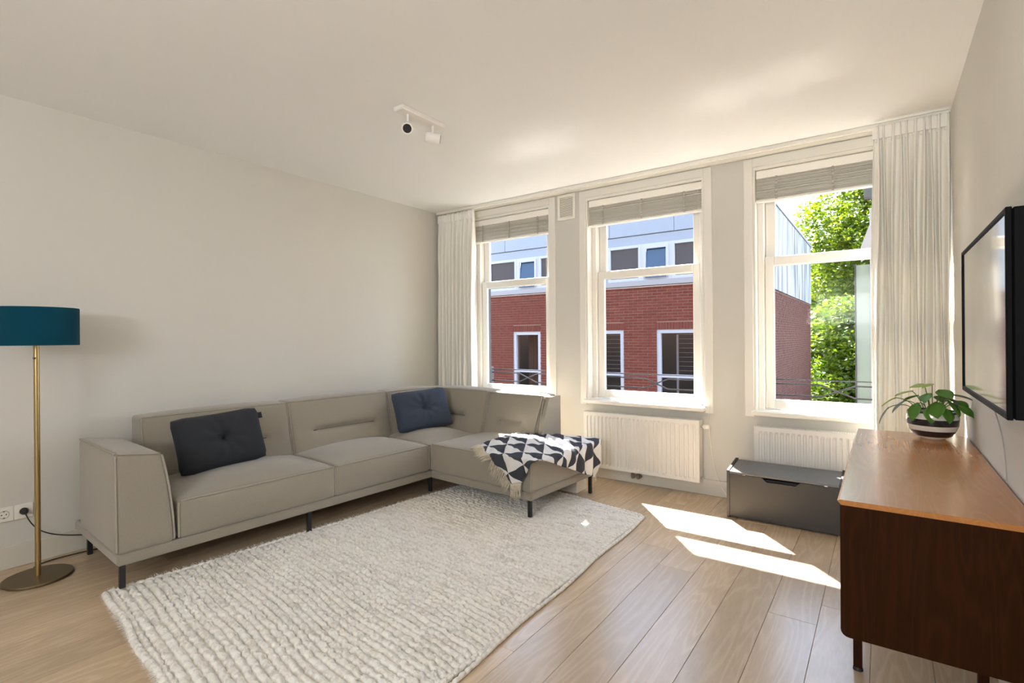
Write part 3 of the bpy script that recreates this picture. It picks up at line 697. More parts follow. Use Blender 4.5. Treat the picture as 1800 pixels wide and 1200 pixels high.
# ------------------------------------------------------------------ throw over the chaise
def throw():
    t = thing('throw_blanket', 'grey and white triangle patterned throw draped over the chaise corner', 'blanket', (-1.95, 3.2, .46))
    xe, ye = -1.865, 2.905
    def lerp(poly, s):
        L = [0]
        for i in range(1, len(poly)): L.append(L[-1] + (Vector(poly[i]) - Vector(poly[i - 1])).length)
        q = s * L[-1]
        for i in range(1, len(poly)):
            if q <= L[i] + 1e-9: f = (q - L[i - 1]) / max(1e-9, L[i] - L[i - 1]); return Vector(poly[i - 1]).lerp(Vector(poly[i]), f)
        return Vector(poly[-1])
    A, B = (-2.46, 3.02), (-2.055, ye - .20); C_, D_ = (-1.985, ye - .185), (-1.885, ye - .018); E_, F_ = (xe + .30, 3.66), (xe + .03, 3.80)
    bot = [A, B, C_, D_, (xe + .06, 3.02), E_]; topl = [(-2.43, 3.47), (-2.2, 3.56), (-2.05, 3.78), F_]; lef = [A, (-2.43, 3.47)]; rig = [E_, F_]
    n, m_ = 110, 70; pts = []; uvs = []
    Sm = Matrix.Translation((-3.045, .925, 0)) @ Matrix.Rotation(math.radians(-3.2), 4, 'Z'); Si = Sm.inverted()
    def ztop(x, y):
        q = Si @ Vector((x, y, 0)); u = (q.x - .4985) / .4985; v_ = (q.y - 2.4865) / .44
        u = max(-1, min(1, u)); v_ = max(-1, min(1, v_))
        return .418 + .045 * (1 - abs(u) ** 2.6) * (1 - abs(v_) ** 2.6)
    for j in range(m_ + 1):
        for i in range(n + 1):
            s, q = i / n, j / m_
            Bp, Tp, Lp, Rp = lerp(bot, s), lerp(topl, s), lerp(lef, q), lerp(rig, q)
            P = Bp * (1 - q) + Tp * q + Lp * (1 - s) + Rp * s - (Vector(A) * (1 - s) * (1 - q) + Vector(E_) * s * (1 - q) + Vector(topl[0]) * (1 - s) * q + Vector(F_) * s * q)
            X, Y = P.x, P.y; ox, oy = max(0, X - xe), max(0, ye - Y)
            wr = .010 * math.sin(X * 31 + Y * 17) * math.sin(Y * 23 - X * 9) + .010 * abs(noise.noise((X * 7, Y * 7, 0)))
            x_, y_ = min(X, xe), max(Y, ye); rad = .03
            def dn(o): return 0 if o <= 0 else (o * o / (2 * rad * 1.57) if o < rad * 1.57 else o - rad * .785)
            z = ztop(x_, y_) + .014 + abs(wr) - dn(ox) - dn(oy)
            # hanging folds stand off from the upholstery
            if ox > 0: x_ = xe + .012 + min(ox, .04) * .35 + min(1, ox / .08) * .014 * (1 + math.sin(Y * 46 + 2 * ox))
            if oy > 0: y_ = ye - .012 - min(oy, .04) * .35 - min(1, oy / .08) * .012 * (1 + math.sin(X * 42 + 3 * oy))
            pts.append((x_ + 1.95, y_ - 3.2, z - .46)); uvs.append((X, Y))
    mb = MB().grid(pts, n + 1, m_ + 1); o = mk('woven_cloth', mb, MT['throw'], t, 'all', norm=False)
    ul = o.data.uv_layers.new(name='UVMap')
    for lp in o.data.loops: ul.data[lp.index].uv = uvs[lp.vertex_index]
    md = o.modifiers.new('thickness', 'SOLIDIFY'); md.thickness = .005
    fr = MB()
    def strand(P0, d, L, r=.0022):
        a = Vector(P0); k = 5; pp = []
        for q in range(k):
            f = q / (k - 1); w_ = Vector((rng.normal() * .004, rng.normal() * .004, 0)) * f
            pp.append(a + Vector(d) * (L * f) + w_ - Vector((0, 0, .25 * L * f * f)))
        fr.tube(pp, [r, r * .9, r * .8, r * .8, r * .5], 4)
    nA = int(n * .42)
    tot = [Vector(pts[i]) for i in range(0, n + 1)]
    # the fringed side: from A down to the hanging corner
    lim = next(i for i in range(n + 1) if (lerp(bot, i / n) - Vector(B)).length < .02)
    for i in range(0, lim * 3):
        f = i / 3; a = int(f); P0 = tot[a].lerp(tot[a + 1], f - a)
        on_top = P0.z > -.06
        d = Vector((-.75, -.55, -.05)) if on_top else Vector((-.42, -.10, -.85))
        strand(P0 + Vector((rng.normal() * .003, 0, .002)), d.normalized(), rng.uniform(.055, .085))
    c = next(i for i in range(n + 1) if (lerp(bot, i / n) - Vector(C_)).length < .02)
    for i in range(26): 
        f = lim + (c - lim) * i / 25; a = min(n - 1, int(f)); P0 = tot[a].lerp(tot[a + 1], f - a); strand(P0, (0, -.05, -1), rng.uniform(.06, .10))
    for i in range(14):
        P0 = tot[n].lerp(Vector(pts[4 * (n + 1) + n]), i / 13) ; strand(P0, (0.05, .1, -1), rng.uniform(.03, .05))
    f_ = mk('fringe', fr, MT['fringe'], t, 'all', norm=False); f_['kind'] = 'stuff'
throw()

# ------------------------------------------------------------------ rug
def rug():
    NL, NR, FR, FL = [np.array(q) for q in ((-3.11, .905), (-1.27, .68), (-1.365, 3.43), (-2.86, 3.72))]
    rows = 78; nu, nv = 250, rows * 7 + 1
    u = np.linspace(0, 1, nu)[None, :]; v_ = np.linspace(0, 1, nv)[:, None]
    P = (1 - u)[..., None] * (1 - v_)[..., None] * NL + u[..., None] * (1 - v_)[..., None] * NR + u[..., None] * v_[..., None] * FR + (1 - u)[..., None] * v_[..., None] * FL
    # wavering rows
    wob = .012 * np.sin(u * 5 + v_ * 3) + .006 * np.sin(u * 13 + v_ * 11)
    P[..., 1] += wob * np.minimum(1, np.minimum(v_, 1 - v_) * 12)
    P[..., 0] += .008 * np.sin(v_ * 40) * np.where(u > .5, 1, -1) * (np.abs(u - .5) * 2) ** 8
    k = v_ * rows; row = np.floor(np.minimum(k, rows - 1e-6)).astype(int)
    f = k - row; rid = np.broadcast_to(row, (nv, nu))
    r1 = rng.random(rows + 2); beads = 62
    ph = (u * beads * (1 + .1 * (r1[rid] - .5)) + r1[rid] * 7)
    bead = np.abs(np.sin(np.pi * ph)) ** .5
    jag = rng.random((rows + 2, beads * 2)); 
    hb = jag[rid, np.floor(ph).astype(int) % (beads * 2)]
    rope = np.clip(np.sin(np.pi * f), 0, 1) ** .55
    hgt = .008 + (.020 * rope * (.62 + .38 * bead) * (.72 + .4 * hb)) + .0015 * rng.normal(size=(nv, nu))
    ed = np.minimum(1, np.minimum(np.minimum(u, 1 - u) * 60, np.minimum(v_, 1 - v_) * rows * 1.2)); hgt = np.clip(hgt * ed ** .5, .0012, None)
    P[..., 1] += .004 * (hb - .5) + .003 * np.sin(ph * 3.1) ; P[..., 0] += .003 * rng.normal(size=(nv, nu)) * 0.5
    V = np.concatenate([P, hgt[..., None]], -1).reshape(-1, 3)
    V -= np.array([-2.15, 2.15, 0])
    idx = np.arange(nu * nv).reshape(nv, nu)
    Fq = np.stack([idx[:-1, :-1], idx[:-1, 1:], idx[1:, 1:], idx[1:, :-1]], -1).reshape(-1, 4)
    t = thing('wool_rug', 'large cream chunky woven wool rug on the plank floor', 'rug', (-2.15, 2.15, 0))
    me = bpy.data.meshes.new('woven_rows'); me.vertices.add(len(V)); me.vertices.foreach_set('co', V.astype(np.float32).ravel())
    me.loops.add(len(Fq) * 4); me.loops.foreach_set('vertex_index', Fq.astype(np.int32).ravel())
    me.polygons.add(len(Fq)); me.polygons.foreach_set('loop_start', np.arange(0, len(Fq) * 4, 4, dtype=np.int32)); me.polygons.foreach_set('loop_total', np.full(len(Fq), 4, np.int32))
    me.update(); me.validate(); me.polygons.foreach_set('use_smooth', np.ones(len(Fq), bool))
    link('woven_rows', me, MT['rug'], t)['kind'] = 'stuff'
    # plied edge cords: right side (double), left side, and near edge
    def cord(P0, P1, off, r, nb):
        mb = MB(); pp = []; rr = []
        P0, P1 = Vector(P0), Vector(P1); d = (P1 - P0); L = d.length; d.normalize(); nrm = Vector((d.y, -d.x))
        N = nb * 5
        for i in range(N + 1):
            s = i / N; b = abs(math.sin(PI * s * nb)) ** .6
            w_ = off + .006 * math.sin(s * 21 + off * 90) + .003 * noise.noise((s * 60, off * 50, 1))
            q = P0 + d * (L * s) + nrm * w_; rad = r * (.70 + .30 * b) * (1 + .12 * noise.noise((s * 90, off * 31, 2)))
            pp.append((q.x + 2.15, q.y - 2.15, max(rad * .95, .004))); rr.append(rad)
        mb.tube(pp, rr, 8); mk('edge_cord', mb, MT['rug'], t, 'all', norm=False)
    cord(NR, FR, .002, .0125, 78); cord(NR, FR, .022, .0105, 78); cord(FL, NL, .004, .012, 70)
    cord(NL, NR, .004, .016, 46); cord(FR, FL, .004, .013, 46)
    # wool fuzz around the near and left edges
    fz = MB()
    for (P0, P1, cnt) in ((NL, NR, 1500), (FL, NL, 1300)):
        P0, P1 = Vector(P0), Vector(P1); d = (P1 - P0).normalized(); nrm = Vector((d.y, -d.x)); L = (P1 - P0).length
        for _ in range(cnt):
            q = P0 + d * (L * rng.random()) + nrm * .010; a = rng.uniform(-.6, .6); dr = (nrm * math.cos(a) + d * math.sin(a)) * rng.uniform(.012, .030)
            z = rng.uniform(.004, .026); w_ = d * .0016
            b0 = Vector((q.x + 2.15, q.y - 2.15, z)); e = Vector((dr.x, dr.y, rng.uniform(-.006, .010)))
            if z + e.z < .001: e.z = .001 - z
            fz.add([b0 - Vector((w_.x, w_.y, 0)), b0 + Vector((w_.x, w_.y, 0)), b0 + e], [(0, 1, 2)])
    mk('edge_fuzz', fz, MT['rug'], t, norm=False)['kind'] = 'stuff'
rug()

# ------------------------------------------------------------------ floor lamp
t = thing('floor_lamp', 'brass floor lamp with a teal velvet drum shade beside the sofa', 'lamp', (-3.645, .765, 0))
mk('base', MB().lathe([(.0, .0008), (.138, .0008), (.147, .005), (.147, .010), (.143, .0145), (.02, .017), (.0, .017)][1:-1], 64), MT['brass_dark'], t, True)
mk('pole', MB().lathe([(.0125, .016), (.0125, 1.40)], 24), MT['brass'], t, True)
sh = mk('lamp_shade', MB(), MT['teal'], t) if False else None
shm = MB(); n = 72
pr = [(.177, 1.232), (.178, 1.236), (.178, 1.425), (.177, 1.430), (.174, 1.430), (.1735, 1.232)]
vv = []; ff = []
for (r, z) in pr:
    for k in range(n): vv.append((r * math.cos(2 * PI * k / n), r * math.sin(2 * PI * k / n), z))
m_ = len(pr)
for i in range(m_):
    for k in range(n): ff.append((i * n + k, i * n + (k + 1) % n, ((i + 1) % m_) * n + (k + 1) % n, ((i + 1) % m_) * n + k))
shm.add(vv, ff); sh = mk('lamp_shade', shm, MT['teal'], t, True); sh['label'] = 'teal velvet drum shade'
ln = MB()
vv = [(.1730 * math.cos(2 * PI * k / n), .1730 * math.sin(2 * PI * k / n), z) for z in (1.234, 1.428) for k in range(n)]
ln.add(vv, [(k, (k + 1) % n, n + (k + 1) % n, n + k) for k in range(n)])
mk('lining', ln, MT['shade_in'], sh, True)
sp = MB()
for a in (0, 2 * PI / 3, 4 * PI / 3): sp.tube([(0, 0, 1.395), (.172 * math.cos(a), .172 * math.sin(a), 1.42)], .002, 6)
mk('shade_spider', sp, MT['brass'], t)
mk('bulb', MB().lathe([(.008, 1.40), (.016, 1.41), (.024, 1.38)][:2] + [(.018, 1.415), (.004, 1.425)], 16), MT['plastic'], t, True)
mk('switch', MB().tube([(.0125 * .8, -.010, 1.165), (.016, -.0135, 1.165)], .005, 10), MT['black'], t)
# socket strip
t = thing('wall_socket', 'white double wall socket with a black plug above the left baseboard', 'socket', (XL, .725, .303))
for k, yy in enumerate((-.0405, .0405)):
    sm = MB().box(.0005, .010, yy - .040, yy + .040, -.040, .040, .002); o = mk('socket_plate', sm, MT['plastic'], t)
    rim = MB(); pts_ = [(.0105, yy + .021 * math.cos(a * PI / 12), .021 * math.sin(a * PI / 12)) for a in range(24)]; rim.tube(pts_, .0018, 6, closed=True)
    mk('socket_ring', rim, MT['plastic'] if k == 1 else mat('socket_ring_grey', (.45, .43, .39), .5), o)
    if k == 0:
        hm = MB()
        for e in (-.0095, .0095): hm.tube([(.0098, yy + e, 0), (.0108, yy + e, 0)], .0032, 10)
        for e in (-.0185, .0185): hm.box(.0098, .0112, yy - .004, yy + .004, e - .003, e + .003)
        mk('contact_hole', hm, MT['dark'], o)
pg = thing('plug', 'black plug and lead in the right-hand wall socket', 'plug', (XL + .0105, .7655, .303))
mk('plug_body', MB().tube([(.0005, 0, 0), (.012, 0, 0), (.026, 0, -.002), (.034, 0, -.006)], [.019, .0185, .014, .008], 16), MT['rubber'], pg, True)
def bez(P, n=30):
    out = []
    for i in range(n + 1):
        f = i / n; Q = [Vector(p) for p in P]
        while len(Q) > 1: Q = [Q[k].lerp(Q[k + 1], f) for k in range(len(Q) - 1)]
        out.append(Q[0])
    return out
mk('lead', MB().tube(bez([(.033, 0, -.006), (.05, .01, -.05), (.05, .05, -.17), (.03, .12, -.155), (.02, .21, -.21), (.02, .32, -.23), (.03, .40, -.22)]), .0032, 7), MT['rubber'], pg, True)
t = tag(mk('floor_cable', MB().tube([Vector(p) for p in bez([(-3.72, .77, .004), (-3.80, .80, .004), (-3.915, .70, .0045), (-3.905, .95, .0045), (-3.86, 1.05, .0045), (-3.80, 1.30, .0045), (-3.7, 1.45, .0045)], 40)], .0035, 7), MT['rubber'], None, True), 'thin black cable on the floor running from the lamp base behind the sofa', 'cable')
tag(mk('extension_block', MB().box(-3.83, -3.63, 1.16, 1.215, .0008, .038, .006), MT['rubber']), 'black extension block on the floor under the sofa arm', 'extension lead')
tag(mk('storage_box', MB().box(-2.45, -2.0, 3.675, 3.83, .0008, .125, .004), MT['plastic']), 'low white box on the floor under the chaise end', 'box')
tag(mk('blind_cord', MB().tube(bez([(-1.115, YW - .02, .70), (-1.115, YW - .03, .45), (-1.09, YW - .05, .2), (-1.02, YW - .05, .03), (-.93, YW - .06, .004)]), .0022, 6), MT['cord'], None, True), 'thin white cord hanging down the wall between the radiators', 'cord')

# ------------------------------------------------------------------ grey chest
t = thing('toy_chest', 'dark grey lidded chest on the floor in front of the right radiator', 'chest', (-.55, 3.92, 0))
x0, x1, y0, y1 = -.335, .345, -.14, .155
for s_, (a, b) in (('l', (x0, x0 + .016)), ('r', (x1 - .016, x1))):
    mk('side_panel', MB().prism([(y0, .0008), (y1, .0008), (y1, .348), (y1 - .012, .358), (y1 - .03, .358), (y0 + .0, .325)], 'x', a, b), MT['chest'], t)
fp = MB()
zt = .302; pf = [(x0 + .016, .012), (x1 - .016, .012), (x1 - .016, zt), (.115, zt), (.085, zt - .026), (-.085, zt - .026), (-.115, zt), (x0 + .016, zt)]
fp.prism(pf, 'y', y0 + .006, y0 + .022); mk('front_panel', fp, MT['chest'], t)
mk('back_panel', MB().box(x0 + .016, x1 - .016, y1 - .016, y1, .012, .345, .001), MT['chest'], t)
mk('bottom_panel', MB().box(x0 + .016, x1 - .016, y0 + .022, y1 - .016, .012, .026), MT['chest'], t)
mk('interior', MB().box(x0 + .02, x1 - .02, y0 + .024, y0 + .03, .03, .29), MT['dark'], t)
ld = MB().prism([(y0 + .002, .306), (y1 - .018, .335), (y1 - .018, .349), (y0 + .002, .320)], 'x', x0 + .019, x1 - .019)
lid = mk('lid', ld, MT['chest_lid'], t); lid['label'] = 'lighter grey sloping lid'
mk('hinge_gap', MB().box(x0 + .019, x1 - .019, y1 - .018, y1 - .016, .33, .345), MT['dark'], t)
for xx in (x0 + .11, x1 - .09): mk('lid_bumper', MB().box(xx - .010, xx + .010, y0 - .001, y0 + .006, .3025, .308, .001), MT['chrome'], t)

# ------------------------------------------------------------------ sideboard
SX0, SX1, SY0, SY1, SZ = -.114, XR - .008, 1.90, 3.40, .742
t = thing('sideboard', 'dark wooden sideboard with a glossy orange-brown top along the right wall', 'sideboard', ((SX0 + SX1) / 2, (SY0 + SY1) / 2, 0))
hx, hy = (SX1 - SX0) / 2, (SY1 - SY0) / 2
ZB = .318
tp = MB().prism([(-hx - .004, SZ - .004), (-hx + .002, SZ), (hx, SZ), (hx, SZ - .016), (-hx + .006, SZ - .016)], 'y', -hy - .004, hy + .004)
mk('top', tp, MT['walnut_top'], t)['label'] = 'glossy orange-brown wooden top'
def rr(x0, x1, z0, z1, r, n=5):
    out = []
    for (cx, cz, a0) in ((x0 + r, z0 + r, PI), (x1 - .002, z0 + .002, 1.5 * PI), (x1 - .002, z1 - .002, 0), (x0 + .003, z1 - .003, PI / 2)):
        rad = r if (cx, cz) == (x0 + r, z0 + r) else .002
        for k in range(n): a = a0 + PI / 2 * k / (n - 1); out.append((cx + rad * math.cos(a), cz + rad * math.sin(a)))
    return out
for s_ in (-1, 1):
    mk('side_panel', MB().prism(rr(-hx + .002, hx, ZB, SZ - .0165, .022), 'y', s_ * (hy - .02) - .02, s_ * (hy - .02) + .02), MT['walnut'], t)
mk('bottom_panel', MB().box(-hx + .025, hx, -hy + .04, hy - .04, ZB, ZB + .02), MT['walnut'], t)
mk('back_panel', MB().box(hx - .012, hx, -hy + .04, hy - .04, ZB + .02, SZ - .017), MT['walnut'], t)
wd_ = (2 * hy - .08) / 3
for k in range(3):
    a = -hy + .04 + wd_ * k
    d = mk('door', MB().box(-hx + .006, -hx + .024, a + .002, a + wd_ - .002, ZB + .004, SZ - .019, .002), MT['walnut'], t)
    mk('knob', MB().tube([(-hx + .006, a + wd_ * .88, .55), (-hx - .012, a + wd_ * .88, .55), (-hx - .018, a + wd_ * .88, .55)], [.006, .010, .006], 12), MT['brass'], d, True)
for yy in (2.325 - (SY0 + SY1) / 2, .55):
    for xx in (-.095 + .0 - (SX0 + SX1) / 2 + .012, hx - .07):
        lg = mk('leg', MB().prism([(xx - .014, yy - .014), (xx + .014, yy - .014), (xx + .014, yy + .014), (xx - .014, yy + .014)], 'z', .014, ZB + .001), MT['walnut'], t)
        mk('foot_cap', MB().tube([(xx, yy, .0008), (xx, yy, .008), (xx, yy, .015)], [.017, .016, .010], 14), MT['rubber'], lg, True)

# ------------------------------------------------------------------ television
t = thing('television', 'flat black television mounted on the right wall above the sideboard', 'television', (XR, 2.15, 1.30))
y0, y1, z0, z1 = -.437, .425, -.258, .258
fr_ = MB(); xf = -.102
for q in ((y0, y0 + .012, z0, z1), (y1 - .012, y1, z0, z1), (y0 + .012, y1 - .012, z1 - .012, z1), (y0 + .012, y1 - .012, z0, z0 + .016)): fr_.box(xf, xf + .012, q[0], q[1], q[2], q[3], .0015)
mk('bezel', fr_, MT['tv'], t)
mk('screen', MB().box(xf + .004, xf + .008, y0 + .012, y1 - .012, z0 + .016, z1 - .012), MT['screen'], t)
mk('back_housing', MB().box(xf + .0125, -.022, y0 + .001, y1 - .001, z0 + .001, z1 - .001, .004), MT['tv'], t)
mk('wall_mount', MB().box(-.022, -.001, -.2, .2, -.12, .12), MT['black'], t)
tag(mk('tv_cable', MB().tube(bez([(XR - .05, 2.42, 1.045), (XR - .03, 2.425, .98), (XR - .008, 2.42, .93), (XR - .006, 2.40, .80), (XR - .005, 2.41, .746)]), .0022, 6), mat('cable_grey', (.35, .33, .3), .5), None, True), 'thin grey cable down the wall from the television to the sideboard', 'cable')

# ------------------------------------------------------------------ potted pothos in a striped bowl
bx, by = .197, 3.27
t = thing('potted_pothos', 'trailing green pothos in a black and white striped bowl on the sideboard', 'plant', (bx, by, SZ))
prof = [(q * .88, z) for q, z in ((.052, .0008), (.058, .004), (.085, .018), (.104, .042), (.115, .072), (.118, .10), (.116, .125), (.111, .138), (.107, .138), (.111, .124), (.112, .10), (.10, .045), (.05, .012))]
mk('bowl', MB().lathe(prof, 56), MT['bowl'], t, True)['label'] = 'glazed black and white striped bowl'
mk('soil', MB().lathe([(.095, .112), (.0965, .118), (.06, .124), (.005, .126)], 32), MT['soil'], t, True)
def leaf_mesh(L, wd, droop=.16):
    nu_, nv_ = 9, 5; pts = []
    for i in range(nu_):
        s = i / (nu_ - 1); hw_ = wd * (math.sin(PI * min(1, s ** .70)) ** .80) * (1.0 if s > .02 else .25) + .0004
        back_ = -.12 * L * (1 - s) ** 6
        for j in range(nv_):
            q = -1 + 2 * j / (nv_ - 1)
            pts.append((s * L + back_ * abs(q) * 1.2, q * hw_, -droop * L * s * s + .18 * wd * (abs(q) ** 1.4) ))
    mb = MB().grid(pts, nv_, nu_); return mb
rl = random.Random(5); stems = MB()
vd = Vector((-.24, -3.24, .0)).normalized()   # roughly towards the camera
side = Vector((.998, -.06, 0))
LEAVES = [ # (dx across view, depth towards the room, height), length, half width, yaw, pitch, material
 (-.080, .02, .225, .075, .030, 200, 10, 'pothos_pale'), (-.150, .02, .185, .065, .024, 190, 30, 'pothos_pale'), (-.055, .06, .165, .085, .036, 235, 55, 'pothos'),
 (-.02, .05, .215, .070, .030, 260, 20, 'pothos'), (.03, .05, .235, .080, .034, 300, 15, 'pothos'), (.015, .07, .175, .080, .038, 270, 45, 'pothos'),
 (.06, .05, .185, .085, .036, 310, 40, 'pothos'), (.045, .02, .205, .07, .032, 20, 25, 'pothos_grey'), (.10, .03, .165, .075, .028, 340, 35, 'pothos'),
 (-.115, .03, .170, .07, .020, 205, 40, 'pothos_grey'), (-.175, .05, .135, .085, .014, 215, 50, 'pothos_grey'), (-.03, .0, .255, .06, .024, 170, 5, 'pothos_pale'),
 (.0, .03, .265, .055, .020, 220, 10, 'pothos_pale'), (.075, .0, .215, .08, .022, 10, 8, 'pothos_grey'), (-.06, -.02, .20, .07, .028, 150, 20, 'pothos'),
 (.03, -.03, .20, .075, .03, 80, 20, 'pothos'), (.09, -.03, .18, .07, .028, 40, 30, 'pothos'), (-.01, .085, .150, .07, .032, 280, 60, 'pothos'), (.05, .085, .150, .065, .03, 300, 60, 'pothos')]
for (dx, dd, hz, L, wd2, yw, pt, mm) in LEAVES:
    q = side * dx + vd * dd; q = Vector((q.x, q.y, hz))
    if bx + q.x > XR - .03: q.x = XR - .03 - bx
    o = mk('leaf', leaf_mesh(L, wd2), MT[mm], t, 'all', norm=False); o.location = q
    o.rotation_euler = (math.radians(rl.uniform(-25, 25)), math.radians(pt), math.radians(yw))
    md = o.modifiers.new('thickness', 'SOLIDIFY'); md.thickness = .0012
    b0 = Vector((q.x * .35, q.y * .35, .12)); stems.tube(bez([b0, b0 + Vector((q.x * .15, q.y * .15, .07)), q + Vector((0, 0, .015)), q], 10), .0022, 6)
mk('stems', stems, MT['stem'], t, True)

# ------------------------------------------------------------------ outside: balcony guards
GL = ['low black window guard outside the left window', 'low black window guard outside the middle window', 'low black window guard outside the right window']
for i, (a, b) in enumerate(WIN):
    t = thing('window_guard', GL[i], 'railing', ((a + b) / 2, 4.56, .72), 0, 'window guards outside')
    hw = (b - a) / 2 - .02
    g = mk('top_bar', MB().tube([(-hw, 0, .19), (hw, 0, .19)], .005, 6), MT['rail_metal'], t)
    mk('crossing_bar', MB().tube([(-hw, 0, .155), (-.11, 0, .155), (.11, 0, .065), (hw, 0, .065)], .0065, 6), MT['rail_metal'], t)
    mk('crossing_bar', MB().tube([(-hw, .012, .065), (-.11, .012, .065), (.11, .012, .155), (hw, .012, .155)], .0065, 6), MT['rail_metal'], t)
    for s_ in (-1, 1): mk('end_post', MB().box(s_ * hw - .006, s_ * hw + .006, -.03, .02, .03, .215), MT['rail_metal'], t)

# ------------------------------------------------------------------ outside: street, opposite building
struct(mk('trim_street', MB().box(-40, 40, YO + .1, 90, -3.7, -3.5), MT['asphalt']))
YB, XC = 11.0, -2.1
B_ = thing('brick_building', 'red brick building across the street with a pale zinc top storey', 'building', (0, 0, -3.5))
def bp(name, mb, m, parent=None):
    o = mk(name, mb, m, parent if parent is not None else B_, norm=True)
    if parent is None: o.location = (0, 0, 3.5)
    return o
zk = 2.36; zc = 4.48; XBL = -22.0; YBK = 21.5
lows = [(-11.9, -11.0), (-9.9, -9.0), (-7.834, -6.992), (-5.75, -4.768), (-4.003, -2.85)]
core = MB(); zt_ = 1.416
# mortar wall with window openings
xs_ = [XBL] + [q for l_ in lows for q in l_] + [XC - .01]
for i in range(0, len(xs_), 2): core.box(xs_[i], xs_[i + 1], YB + .007, YB + .3, -3.49, zk)
for a, b in lows: core.box(a, b, YB + .007, YB + .3, zt_, zk); core.box(a, b, YB + .007, YB + .3, -3.49, -1.2)
core.box(XC - .3, XC - .012, YB + .3, YBK, -3.49, zk)
bp('mortar_wall', core, MT['mortar'])
bp('inner_room', MB().box(XBL, XC - .4, YB + .9, YB + 1.0, -3.4, zk), MT['room_dark'])
# bricks: those in view are single parts, the rest joined
bw, bh, jt = .210, .0510, .0120
brick_me = None; inview = []; rest = MB(); n_ind = 0
def vis(xx, zz):
    d = Vector((xx, YB, zz)) - Vector((0, 0, 1.25)); f = d.dot(Fv); u_ = 900 + fpx * d.dot(Rv) / f; v2 = cyp - fpx * d.dot(Uv) / f
    for (ua, ub) in ((1062, 1230), (855, 972)):
        if ua < u_ < ub and 480 < v2 < 705: return 1 if ua > 1000 else 2
    return 0
cand = []
for r in range(0, 62):
    z = zk - .006 - (r + 1) * (bh + jt)
    off = (0 if r % 2 == 0 else (bw + jt) / 2)
    kx = 0; xx = XC - .004 - bw - off + (0 if r % 2 == 0 else 0)
    if r % 2: cand.append((XC - .004 - bw / 2 + .0, bw / 2 - .006, z))
    while xx > -12.5:
        ok = True; x_a, x_b = xx, xx + bw
        for a, b in lows:
            zt2 = zt_ + .155
            if z < zt2 and z + bh > -1.2:
                if x_a < b - .001 and x_b > a + .001:
                    # cut at the jamb
                    if x_a < a - .03 : x_b = a - .002
                    elif x_b > b + .03: x_a = b + .002
                    else: ok = False
        if ok: cand.append((x_a, x_b - x_a, z))
        xx -= bw + jt
rank = []
for c in cand:
    k = vis(c[0] + c[1] / 2, c[2] + bh / 2); rank.append(k)
order = sorted([i for i in range(len(cand)) if rank[i]], key=lambda i: (rank[i], -cand[i][2]))
single = set(order[:262])
meshes = {}
for i, (xx, w_, z) in enumerate(cand):
    dy = rng.uniform(-.003, .003)
    if i in single:
        kw = round(w_, 2)
        if kw not in meshes:
            o = mk('brick', MB().box(-w_ / 2, w_ / 2, 0, .03, 0, bh, .003), MT['brick'], B_); meshes[kw] = o.data
        else: o = link('brick', meshes[kw], None, B_)
        o.location = (xx + w_ / 2, YB + dy, z + 3.5)
    else: rest.box(xx, xx + w_, YB + dy, YB + .03, z, z + bh)
# soldier courses over the lower windows
sol = 0; ms = None
for a, b in lows:
    xx = a - .03
    while xx < b + .0:
        if a in (-7.834, -4.003):
            if ms is None: o = mk('brick', MB().box(0, bh, 0, .03, 0, .148, .003), MT['brick'], B_); ms = o.data
            else: o = link('brick', ms, None, B_)
            o.location = (xx, YB + rng.uniform(-.003, .002), zt_ + .003 + 3.5)
        else: rest.box(xx, xx + bh, YB, YB + .03, zt_ + .003, zt_ + .151)
        xx += bh + jt
# bricks on the end wall that recedes
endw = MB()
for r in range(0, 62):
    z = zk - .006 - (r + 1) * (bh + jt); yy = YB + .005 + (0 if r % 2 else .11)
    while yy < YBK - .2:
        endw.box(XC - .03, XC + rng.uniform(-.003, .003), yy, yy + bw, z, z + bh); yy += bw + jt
q = bp('bricks', endw, mat('brown_end_wall_brick', (0.085, 0.032, 0.022), .9, var=.35, vscale=5, spec=.2)); q.name = 'end_wall_brick_field'; q['kind'] = 'stuff'  # end wall bricks darker and browner than those on the front
q = bp('bricks', rest, MT['brick']); q.name = 'brick_field'; q['kind'] = 'stuff'
# upper storey: windows strip and cladding
def frame_rect(mb, a, b, z0, z1, w_, y0=YB - .02, y1=YB + .05):
    mb.box(a, a + w_, y0, y1, z0, z1, .004); mb.box(b - w_, b, y0, y1, z0, z1, .004); mb.box(a + w_, b - w_, y0, y1, z1 - w_, z1, .004); mb.box(a + w_, b - w_, y0, y1, z0, z0 + w_, .004)
bp('sill_band', MB().box(XBL, XC + .03, YB - .05, YB + .2, zk + .02, zk + .14, .006), MT['extsill'])
SZ0, SZ1 = zk + .14, 3.30
groups_ = [(-8.62, [(-8.62, -7.70), (-7.70, -7.02), (-7.02, -6.2)]), (-5.13, [(-5.13, -4.335), (-4.335, -3.655), (-3.655, -2.75)])]
cl = MB()
cuts = [(XBL, -8.62), (-6.2, -5.13), (-2.75, XC)]
for a, b in cuts: cl.box(a, b, YB, YB + .2, SZ0, SZ1)
cl.box(XBL, XC, YB - .005, YB + .2, SZ1, 3.50); bp('lower_cladding', cl, MT['cladding'])
